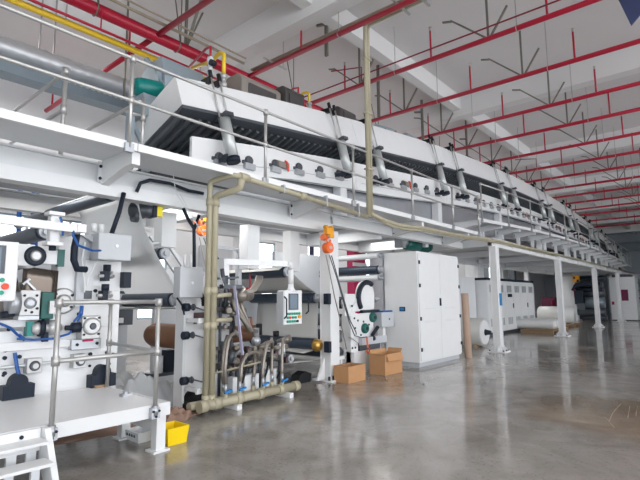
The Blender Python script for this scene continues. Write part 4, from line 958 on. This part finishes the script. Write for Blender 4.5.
# upper left drive cluster
b = B(1.78, 1.98, YU-.16, YU-.0, 1.34, 1.62).build('clamp_block', CHROME, t, .01)
MB().lathe((1.88, YU-.19, 1.48), (1.88, YU-.155, 1.48), [(0,.03),(.4,.06),(1,.065)], 14).build('round_cover', GRS, b)
bolts([(1.82, YU-.16, 1.56), (1.94, YU-.16, 1.56), (1.84, YU-.16, 1.40), (1.90, YU-.16, 1.38), (1.95, YU-.16, 1.42)], .014, .01, 'bolt_heads', DK, b)
B(1.77, 1.97, YU-.18, YU-.02, 1.30, 1.34).build('base_plate', GRS, t)
MB().bar((1.80, YU-.15, 1.68), (1.86, YU-.17, 1.74), .022, .022).bar((1.83, YU-.16, 1.71), (1.92, YU-.16, 1.62), .02, .02).build('tee_lever', GRS, t)
MB().lathe((1.66, YU-.1, 1.48), (1.78, YU-.1, 1.48), [(0,.05),(.2,.13),(1,.13)], 16).build('grey_cap', GRS, t)
b = B(2.0, 2.13, YU-.14, YU, 1.30, 1.60).build('teal_motor', TEALD, t, .01); B(2.07, 2.15, YU-.18, YU-.13, 1.36, 1.5).build('connector_box', CHROME, b)
MB().cyl((1.62, YU-.13, 1.36), (1.74, YU-.13, 1.37), .035, n=10).build('black_grip', DK, t)
B(2.05, 2.10, YU-.12, YU-.03, 1.05, 1.30).build('dark_stem', DK, t)
q = MB()
q.tube([(1.45, YU-.1, 1.30), (1.6, YU-.12, 1.28), (1.72, YU-.12, 1.22), (1.80, YU-.1, 1.14)], .014, 7).tube([(1.8, YU-.08, 1.10), (1.95, YU-.12, 1.08), (2.15, YU-.12, 1.08), (2.32, YU-.1, 1.12), (2.4, YU-.1, 1.2)], .013, 7)
q.tube([(2.44, YU-.1, 1.44), (2.42, YU-.12, 1.34), (2.36, YU-.12, 1.26)], .012, 6).tube([(2.46, YU-.1, 1.44), (2.45, YU-.12, 1.34), (2.40, YU-.12, 1.26)], .012, 6).tube([(1.80, YU-.05, .95), (1.82, YU-.08, .8), (1.85, YU-.1, .68)], .02, 7).tube([(1.82, YU-.06, 1.14), (1.88, YU-.08, 1.08)], .02, 6)
q.build('blue_hose', BLUE, t)
for x, z in ((2.72, 1.80), (2.71, 1.56)):
    b = MB().cyl((x, YU-.12, z+.06), (x, YU-.12, z+.14), .045, n=10).box(x-.03, x+.03, YU-.14, YU, z-.06, z+.06).build('regulator_valve', DK, t)
    MB().cyl((x-.09, YU-.1, z), (x+.1, YU-.1, z), .022, n=8).cyl((x+.07, YU-.1, z-.03), (x+.07, YU-.1, z+.06), .018, n=8).build('fitting', CHROME, b)
# clear plastic wrap on the cover and support leg under the platform
MB().tube([(2.44, YU-.12, 2.2), (2.40, YU-.15, 1.98), (2.45, YU-.15, 1.7), (2.46, YU-.12, 1.6)], .010, 6).tube([(2.64, YU-.1, 2.26), (2.6, YU-.14, 2.0), (2.5, YU-.14, 1.8), (2.47, YU-.12, 1.62)], .007, 6).build('white_wire', WH, t)
B(2.46, 2.70, 5.78, 5.98, .03, .40).build('support_post', WH, t); B(2.26, 2.92, 5.58, 6.05, 0, .03).build('foot_plate', WH, t)
q = MB()
for x in (2.32, 2.86): q.cyl((x, 5.64, .03), (x, 5.64, .09), .022, n=8)
q.build('anchor_bolts', DK, t)
B(1.05, 1.25, 5.95, 6.1, 0, .42).build('support_post', WH, t)
t = thing('junction_box', 'pale grey junction box high on the unwinder in front of the steep white web', 'box', (2.72, 5.72, 1.98))
B(2.52, 2.93, 5.60, 5.82, 1.985, 2.31).build('casing', GR, t, .012); bolts([(2.74, 5.60, 2.16)], .022, .014, 'latch', WH, t)
MB().cyl((2.50, 5.7, 2.32), (2.50, 5.7, 2.42), .03, n=10).cyl((2.59, 5.7, 2.32), (2.59, 5.7, 2.42), .03, n=10).build('conduit_stub', WH, t)
# pneumatic post and overhead bar
t = thing('lift_cylinder', 'white vertical lift cylinder with square flanges above the black-ringed roll', 'cylinder', (1.98, 5.5, 2.1))
B(1.925, 2.035, 5.44, 5.55, 2.12, 2.42).build('barrel', WH, t, .02); B(1.90, 2.06, 5.415, 5.575, 2.42, 2.46).build('top_flange', WH, t, .006); B(1.895, 2.06, 5.415, 5.575, 2.09, 2.13).build('bottom_flange', WH, t, .006)
MB().cyl((1.98, 5.5, 2.04), (1.98, 5.5, 2.09), .035, n=10).build('rod_end', DK, t); MB().tube([(2.0, 5.4, 2.40), (2.03, 5.38, 2.30), (2.04, 5.4, 2.2)], .012, 6).build('blue_tube', BLUE, t)
t = thing('overhead_bar', 'white square bar running over the control panel at the left edge', 'bar', (1.2, 5.37, 2.3))
MB().bar((.2, 5.37, 2.33), (2.16, 5.37, 2.285), .06, .085).build('bar', WH, t); B(2.165, 2.26, 5.34, 5.84, 2.25, 2.34).build('end_block', WH, t)
q = MB().tube([(2.13, 5.36, 2.28), (2.12, 5.33, 2.2), (2.18, 5.33, 2.10), (2.35, 5.38, 2.06), (2.5, 5.5, 2.08)], .014, 6)
tag(q.build('blue_hose', BLUE), 'thin blue hose looping right of the white lift cylinder', 'hose')
q = MB().tube([(2.27, 5.6, 2.26), (2.24, 5.58, 2.10), (2.24, 5.58, 1.96), (2.29, 5.6, 1.86), (2.40, 5.62, 1.86)], .038, 9)
tag(q.build('black_hose', DK), 'thick black corrugated hose hooked beside the unwinder cover plate', 'hose')
# unwinding roll with black ring
t = thing('dancer_roll', 'roll with a black ring end and brown metallic web hanging below it at left', 'roll', (1.93, 5.7, 1.9))
MB().lathe((1.92, 5.66, 1.98), (1.92, 7.3, 1.98), [(0,.12),(.01,.13),(1,.13)], 24).build('roll_body', WH2, t)
b = MB().lathe((1.95, 5.58, 1.98), (1.95, 5.66, 1.98), [(0,.085),(.1,.108),(1,.108)], 24).build('black_ring', DK, t)
MB().lathe((1.95, 5.55, 1.98), (1.95, 5.585, 1.98), [(0,.04),(.3,.055),(1,.06)], 18).build('hub', CHROME, b)
q = MB().box(1.78, 1.95, 5.60, 5.68, 1.87, 2.10).box(1.95, 2.22, 5.62, 5.70, 1.90, 2.06); q.build('swing_arm', WH, t, .01)
q = MB().box(2.18, 2.25, 5.60, 5.66, 1.88, 2.07); q.build('teal_end', TEALD, t)
b = MB(); pr = [(1.80, 1.95), (1.81, 1.86), (1.86, 1.7), (1.90, 1.5), (1.95, 1.3)]
b.sheet(lambda u, v: V((pr[int(round(u*4))][0], 5.76+1.5*v, pr[int(round(u*4))][1])), 4, 6); b.build('brown_web', BRZ, t, solid=.004)
b = MB(); b.sheet(lambda u, v: V((1.90+.36*v, 5.78+.02*u, 1.88-.45*u-.04*v)), 4, 4); b.build('brown_web_front', BRZ, t, solid=.004)
t.location.x -= .10
tag(MB().lathe((2.05, 5.98, 1.50), (2.05, 7.3, 1.50), [(0,.22),(.01,.24),(1,.24)], 28).build('pale_roll', GR), 'pale grey roll under the brown metallic web at left', 'roll')
roller_y('guide_roller', 2.25, 2.37, 6.5, 9.2, .10, ROL, 'large dark grey blue roller slanting behind the white lift cylinder')
# control panel at the left edge
bt = [(.74, 1.70, BTG, 'green_button'), (.80, 1.64, BTR, 'stop_button'), (.74, 1.58, BTG, 'green_button'), (.5, 1.70, BTG, 'green_button'), (.5, 1.64, YELB, 'yellow_button'), (.5, 1.58, BTG, 'green_button'), (.25, 1.70, BTG, 'green_button')]
t = hmi('operator_console', 'white control panel with screen and round buttons cut off by the left picture edge', 1.08, 1.575, 5.20, 1.50, 2.07, (1.76, 2.03), bt, .2)
MB().cyl((1.3, 5.3, 2.07), (1.3, 5.3, 2.30), .05, n=12).build('hanger_tube', WH, t)
t = thing('blue_uprights', 'pair of dark blue curtain strips in front of the left windows', 'strip curtain', (3.0, 11.5, 0))
for x, w_ in ((3.42, .10), (3.72, .16)): MB().tube([(x, 11.5, 4.0), (x+.02, 11.52, 3.2), (x+.06, 11.5, 2.4), (x+.06, 11.5, 0)], w_/2, 8).build('strip', BLUE, t)
q = B(-1, 5.5, 12.0, 12.3, 3.5, 4.1); tag(q.build('rear_wall_beam', WH2), 'white beam in front of the left window band', 'beam')

# ------------------------------------------------------------------ platform, handrail, stairs
t = thing('platform', 'low white steel platform in front of the unwinder', 'platform', (1.5, 5.1, 0))
ZP = .475
B(-1.6, 2.74, 4.40, 5.84, ZP-.02, ZP).build('deck', TREAD, t)
q = MB().box(1.60, 2.77, 4.37, 4.41, ZP-.12, ZP+.004).box(2.73, 2.77, 4.41, 5.84, ZP-.12, ZP+.004).box(-1.6, 1.6, 4.37, 4.41, ZP-.14, ZP+.004); q.build('edge_frame', WH, t)
for x, y in ((2.70, 4.46), (2.70, 5.16)):
    l = B(x-.05, x+.05, y-.05, y+.05, .02, ZP-.1).build('leg', WH, t); B(x-.09, x+.09, y-.08, y+.08, 0, .02).build('foot_plate', WH, l)
    if y < 5: B(x-.03, x+.03, y+.05, 5.11, .19, .30).build('stretcher', WH2, t)
for x, y in ((-1.5, 4.5), (-1.5, 5.7), (1.66, 5.7)): B(x-.05, x+.05, y-.05, y+.05, 0, ZP-.02).build('leg', WH, t)
t = thing('platform_handrail', 'galvanised tube handrail around the low platform', 'railing', (2.6, 4.40, .4), None)
Y1, Y2 = 4.335, 5.86
PP = [(1.64, Y1), (2.58, Y1), (2.75, 5.70)]
for x, y in PP:
    p = MB().cyl((x, y, ZP-.1 if y < 5 else ZP), (x, y, ZP+1.02), .022, n=12).build('post', RAIL, t)
    MB().cyl((x, y, ZP+.97), (x, y, ZP+1.04), .034, n=12).cyl((x, y, ZP+.48), (x, y, ZP+.56), .034, n=12).build('fitting', RAIL, p)
    c = MB().box(x-.045, x+.045, y-.02, y+.035, ZP-.12, ZP-.02).cyl((x, y, ZP-.09), (x, y, ZP-.0), .034, n=10).build('clamp', GRS, p)
    bolts([(x-.03, y-.02, ZP-.05), (x+.03, y-.02, ZP-.05), (x, y-.02, ZP-.1)], .012, .014, 'clamp_bolt', DK, p)
for h in (.52, 1.01):
    MB().tube([(PP[0][0], PP[0][1], ZP+h), (PP[1][0], PP[1][1], ZP+h), (PP[2][0], PP[2][1], ZP+h)], .021, 10).build('rail', RAIL, t)
tag(MB().tube([(2.62, 5.0, ZP+.002), (2.62, 5.0, ZP+.06)], .03, 10).box(2.57, 2.67, 4.96, 5.04, ZP+.001, ZP+.03).build('loose_clamp', GRS), 'loose galvanised clamp lying on the platform deck near its right end', 'clamp')
tag(B(2.62, 2.74, 5.72, 5.80, ZP+.002, ZP+.03).build('wood_strip', WOOD), 'small brown wood strip lying at the far right corner of the platform', 'wood strip')
t = thing('stairs', 'steep white steel stairs leading up to the low platform at lower left', 'stairs', (1.0, 4.2, 0))
for i, (y0, z) in enumerate(((4.19, .405), (4.07, .27), (3.95, .13))):
    B(.45, 1.56, y0-.05, y0+.138, z-.025, z).build('tread', WH, t, .004)
for x in (.40, 1.565):
    q = MB(); q.prism([(4.365, ZP), (4.365, ZP-.25), (4.18, .0), (3.98, .0), (4.27, ZP)], 'x', x, x+.05); q.build('stringer', WH, t, .004)
B(.45, 1.56, 4.33, 4.365, .30, ZP-.001).build('top_riser', WH, t); bolts([(1.42, 4.33, .43), (.9, 4.33, .43)], .016, .01, 'bolt_heads', DK, t)
for x in (1.36, 1.50): B(x-.035, x+.035, 4.33, 4.36, .15, .30).build('riser_tab', WH2, t)
for x in (1.30, 1.48): B(x-.03, x+.03, 4.16, 4.2, .03, .21).build('riser_tab', WH2, t)

# yellow bin, tray
t = thing('plastic_bin', 'open yellow plastic bin on the floor under the platform corner', 'bin', (2.95, 4.65, 0))
q = MB(); X0, X1, Y0, Y1_, hh, wd, tp = 2.84, 3.06, 4.50, 4.74, .175, .012, .02
q.loft([[(X0-o, Y0-o, z), (X1+o, Y0-o, z), (X1+o, Y1_+o, z), (X0-o, Y1_+o, z)] for z, o in ((0, 0), (hh, tp), (hh, tp-wd), (.015, -wd))])
q.build('tub', YELB, t)
B(X0-.022, X0-.012, 4.55, 4.62, .1, .15).build('orange_sticker', ORG, t)
t = thing('parts_tray', 'off-white plastic parts tray under the platform beside the yellow bin', 'tray', (2.84, 4.95, 0))
q = MB(); q.loft([[(2.70-o, 4.84-o, z), (2.90+o, 4.84-o, z), (2.90+o, 5.12+o, z), (2.70-o, 5.12+o, z)] for z, o in ((0, 0), (.10, .012), (.10, .0), (.01, -.012))]); q.build('tray', WH2, t)
q = MB()
for j in range(4): q.box(2.688, 2.694, 4.9+j*.05, 4.925+j*.05, .05, .075)
q.build('label_marks', DKG, t)

# ------------------------------------------------------------------ mid and far ground
t = thing('film_roll', 'large white film roll lying behind the nearest column right of the tall cabinet', 'roll', (14.4, 6.6, 0))
MB().lathe((14.55, 5.75, .44), (14.55, 7.3, .44), [(0,.41),(.01,.43),(1,.43)], 32).build('film_body', FILM2, t)
b = MB().lathe((14.55, 5.725, .44), (14.55, 5.75, .44), [(0,.36),(1,.41)], 32).build('end_face', WH, t)
MB().lathe((14.55, 5.55, .44), (14.55, 5.72, .44), [(0,.06),(.7,.08),(1,.10)], 16).build('core_shaft', DK, b)
q = MB()
for y in (5.9, 7.1): q.prism([(14.25, 0), (14.85, 0), (14.8, .06), (14.3, .06)], 'y', y, y+.1)
q.build('cradle', WOOD, t)
t = thing('control_cabinet_row', 'long row of white control cabinets with vents, behind the nearest column', 'cabinet', (21, 8.4, 0))
CX0, CX1, CY = 18.6, 24.6, 7.15
B(CX0, CX1, CY+.02, CY+1.0, .12, 2.2).build('body', WH, t); B(CX0-.02, CX1+.02, CY, CY+1.02, 2.2, 2.30).build('top_rim', DK, t); B(CX0+.02, CX1-.02, CY+.05, CY+.95, 0, .12).build('plinth', DKG, t)
nd = 6; dw = (CX1-CX0)/nd
for i in range(nd):
    x0 = CX0+i*dw; d = B(x0+.015, x0+dw-.015, CY, CY+.02, .16, 2.17).build('door', WH, t)
    q = MB()
    for z in (1.72, .36):
        for k in range(3):
            xx = x0+dw*(.22+.2*k)
            q.box(xx, xx+dw*.15, CY-.004, CY+.002, z, z+.30)
    q.build('vent', GRS, d)
    if i % 2 == 0: B(x0+dw-.12, x0+dw-.05, CY-.03, CY, 1.05, 1.25).build('handle', DKG, d)
q = B(CX0+2.3*dw, CX0+2.8*dw, CY-.015, CY, 1.52, 1.66); q.build('display', DK, t)
t = thing('side_cabinet', 'pale single cabinet at the left end of the control cabinet row', 'cabinet', (17.5, 8.5, 0))
B(17.0, 18.5, 7.6, 8.6, .1, 2.3).build('body', WH2, t); B(17.05, 18.45, 7.66, 8.55, 0, .1).build('plinth', DKG, t); B(17.06, 18.44, 7.585, 7.6, .16, 1.2).build('lower_door', WH2, t); B(17.06, 18.44, 7.585, 7.6, 1.22, 2.25).build('upper_door', WH2, t)
t = thing('vertical_duct', 'grey vertical duct rising behind the cardboard tube', 'duct', (14, 9, 0)); B(13.6, 14.1, 8.8, 9.3, 0, 3.2).build('duct', GRS, t)
for i, (x, y, wdt, h) in enumerate(((23.5, 9.2, 1.6, 3.4), (19.0, 9.4, 1.2, 3.4))):
    t = thing('exhaust_unit', 'pale wall unit with vent grille behind the control cabinet row, ' + ('middle one' if i == 0 else 'left one' if i == 1 else 'right one'), 'unit', (x, y, 0), 'pale units behind the cabinet row')
    B(x-wdt/2, x+wdt/2, y, y+.6, 0, h).build('casing', WH2 if i != 1 else GR, t); B(x+.1, x+wdt/2-.1, y-.02, y, 2.5, 3.0).build('grille', GRS, t)
tag(B(21.6, 21.8, 7.6, 7.8, 2.3, 2.9).build('vertical_pipe', WH), 'thin white pipe rising behind the cabinet row', 'pipe')
# film bundles on pallets
def pallet(x, y, l, w_, label):
    t = thing('pallet', label, 'pallet', (x, y, 0), 'wooden pallets under the film bundles')
    q = MB()
    for j in range(5): q.box(x-l/2, x+l/2, y-w_/2+j*w_/5+.02, y-w_/2+(j+1)*w_/5-.02, .11, .14)
    q.build('top_boards', WOOD, t)
    q = MB()
    for a in (-.45, 0, .45): q.box(x+a*l-.06, x+a*l+.06, y-w_/2, y+w_/2, 0, .11)
    q.build('block', WOOD, t)
pallet(22.6, 6.2, 2.6, 1.3, 'wooden pallet under the low white film bundles, left of the second column')
pallet(27.2, 6.7, 3.0, 1.4, 'wooden pallet under the tall white film bundle right of the second column')
def bundle(x, y0, y1, z, r, label, sz=1.0):
    q = MB().lathe((x, y0, z+r*sz), (x, y1, z+r*sz), [(0,.2*r),(.01,.8*r),(.05,r),(.95,r),(.99,.8*r),(1,.2*r)], 20)
    tag(q.build('film_bundle', WRAP), label, 'film roll', 'wrapped white film rolls on pallets')
def bundle_x(x0, x1, y, z, r, label):
    q = MB().lathe((x0, y, z+r), (x1, y, z+r), [(0,.3*r),(.01,.85*r),(.04,r),(.96,r),(.99,.85*r),(1,.3*r)], 20)
    tag(q.build('film_bundle', WRAP), label, 'film roll', 'wrapped white film rolls on pallets')
bundle(22.0, 5.55, 7.9, .14, .20, 'low wrapped white film roll, frontmost on the pallet left of the second column')
bundle(22.75, 5.6, 7.9, .14, .20, 'low wrapped white film roll just behind the second column')
bundle(23.5, 5.6, 7.9, .14, .20, 'low wrapped white film roll right of the second column, smallest')
bundle(27.4, 6.0, 7.8, .14, .44, 'tall wrapped white film roll lying behind the low rolls, left of the third column')
# winder
t = thing('winder', 'far winding machine with dark rollers between pale side frames', 'machine', (35, 7.0, 0))
B(33.9, 36.6, 7.3, 8.2, 0, 2.85).build('side_frame', WH2, t)
B(35.2, 35.4, 5.7, 7.3, 0, 2.9).build('rear_plate', DKG, t)
for z, r, x, m in ((2.25,.17,34.0,DKG), (1.75,.28,34.4,DKG), (1.15,.34,34.2,TRAYM), (.55,.22,34.2,DKG), (2.7,.14,34.8,ROL), (.2,.14,34.6,DKG), (1.95,.12,33.8,DK)):
    MB().cyl((x, 5.75, z), (x, 7.3, z), r, n=18).build('roller', m, t)
q = MB().tube([(33.6, 7.35, 1.9), (33.6, 7.2, 2.2), (33.6, 6.9, 2.32), (33.6, 5.8, 2.32)], .14, 8); q.build('dark_guard', DK, t)
B(33.4, 33.9, 6.8, 7.28, 1.05, 1.9).build('drive_block', DK, t); B(33.3, 33.6, 6.7, 7.1, .7, 1.1).build('motor', DKG, t); B(33.42, 33.5, 7.2, 7.3, 1.5, 2.0).build('red_light_bar', CRIM, t)
B(33.4, 36.4, 5.75, 8.1, 2.86, 2.93).build('top_bar', GRS, t)
MB().box(33.6, 33.9, 7.0, 7.35, 2.45, 2.86).build('amber_block', AMB, t); MB().box(33.56, 33.6, 7.0, 7.12, 2.45, 2.6).box(33.56, 33.6, 7.2, 7.3, 2.65, 2.8).build('dark_stripe', DK, t)
t = thing('drive_cabinet', 'white drive cabinet with a maroon panel at the far right', 'cabinet', (36.2, 5, 0))
B(35.5, 37.0, 4.25, 5.65, .05, 2.75).build('body', WH, t); B(35.55, 36.95, 4.3, 5.6, 0, .05).build('plinth', DKG, t); B(35.485, 35.5, 5.45, 5.58, 1.0, 1.2).build('red_sign', CRIM, t)
B(35.485, 35.5, 4.65, 5.2, 1.25, 1.95).build('maroon_panel', MAR, t); bolts([(36.9, 4.25, z) for z in (.4, .9, 1.4, 1.9, 2.4)], .05, .02, 'hinge', DK, t)
B(35.7, 36.9, 4.5, 5.5, 2.75, 2.92).build('top_box', DKG, t)
tag(B(38.5, 39.2, 3.0, 3.7, .0, .02).build('red_floor_mark', CRIM), 'small red patch on the floor at the far right edge', 'floor mark')
t = thing('crimson_panel', 'crimson panel standing at the back, between the broad column and the tall cabinet', 'panel', (13.4, 9.7, 0))
B(13.05, 13.75, 9.6, 9.9, 0, 3.6).build('panel', CRIM, t); B(13.0, 13.8, 9.58, 9.62, 2.62, 2.74).build('white_band', WH, t)
t = thing('red_machine', 'maroon machinery behind the rear columns, left of the third column', 'machine', (39, 10, 0))
B(39.6, 40.6, 10, 11, 0, 1.5).build('body', MAR, t); B(38.4, 39.6, 10, 10.8, .0, .8).build('side_body', MAR, t); MB().cyl((38.8, 9.9, 1.0), (38.8, 10.0, 1.0), .3, n=14).build('fan', CRIM, t)
tag(B(31.2, 31.6, 10.2, 10.6, 0, 3.6).build('steel_post', DKG), 'dark steel post at the back near the far winder', 'post')
for i, (x, y) in enumerate(((12.0, 11.3), (16.8, 11.8), (20.5, 11.5))):
    t = thing('doorway', 'dark slender door frame post pair by the back windows, ' + ORD[i] + ' from the left', 'frame', (x, y, 0), 'dark door frames by the back windows')
    for dx in (0, .8): B(x+dx, x+dx+.12, y, y+.12, 0, 3.6).build('post', SIGNB, t)
    B(x, x+.92, y, y+.12, 3.48, 3.6).build('lintel', DKG, t)
# wall pipes and boxes at the back
for i, (x, z) in enumerate(((9.8, 2.3), (13.9, 1.2))):
    tag(B(x, x+1.2, 13.6, 13.98, z, z+1.1).build('wall_box', GR), 'grey wall box on the back wall, ' + ('left' if i == 0 else 'right') + ' one', 'box', 'grey boxes on the back wall')

sc = thing('floor_streaks', 'thin pale streaks on the worn brown floor patch at right', 'streaks', (7.2, 1.2, 0))  # thin pale strips laid on the floor
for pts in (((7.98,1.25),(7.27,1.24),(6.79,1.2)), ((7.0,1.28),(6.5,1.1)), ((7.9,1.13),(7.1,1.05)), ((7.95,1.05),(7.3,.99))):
    for p, q_ in zip(pts, pts[1:]): MB().bar((p[0], p[1], .0012), (q_[0], q_[1], .0012), .007, .002).build('streak', TUBE, sc)
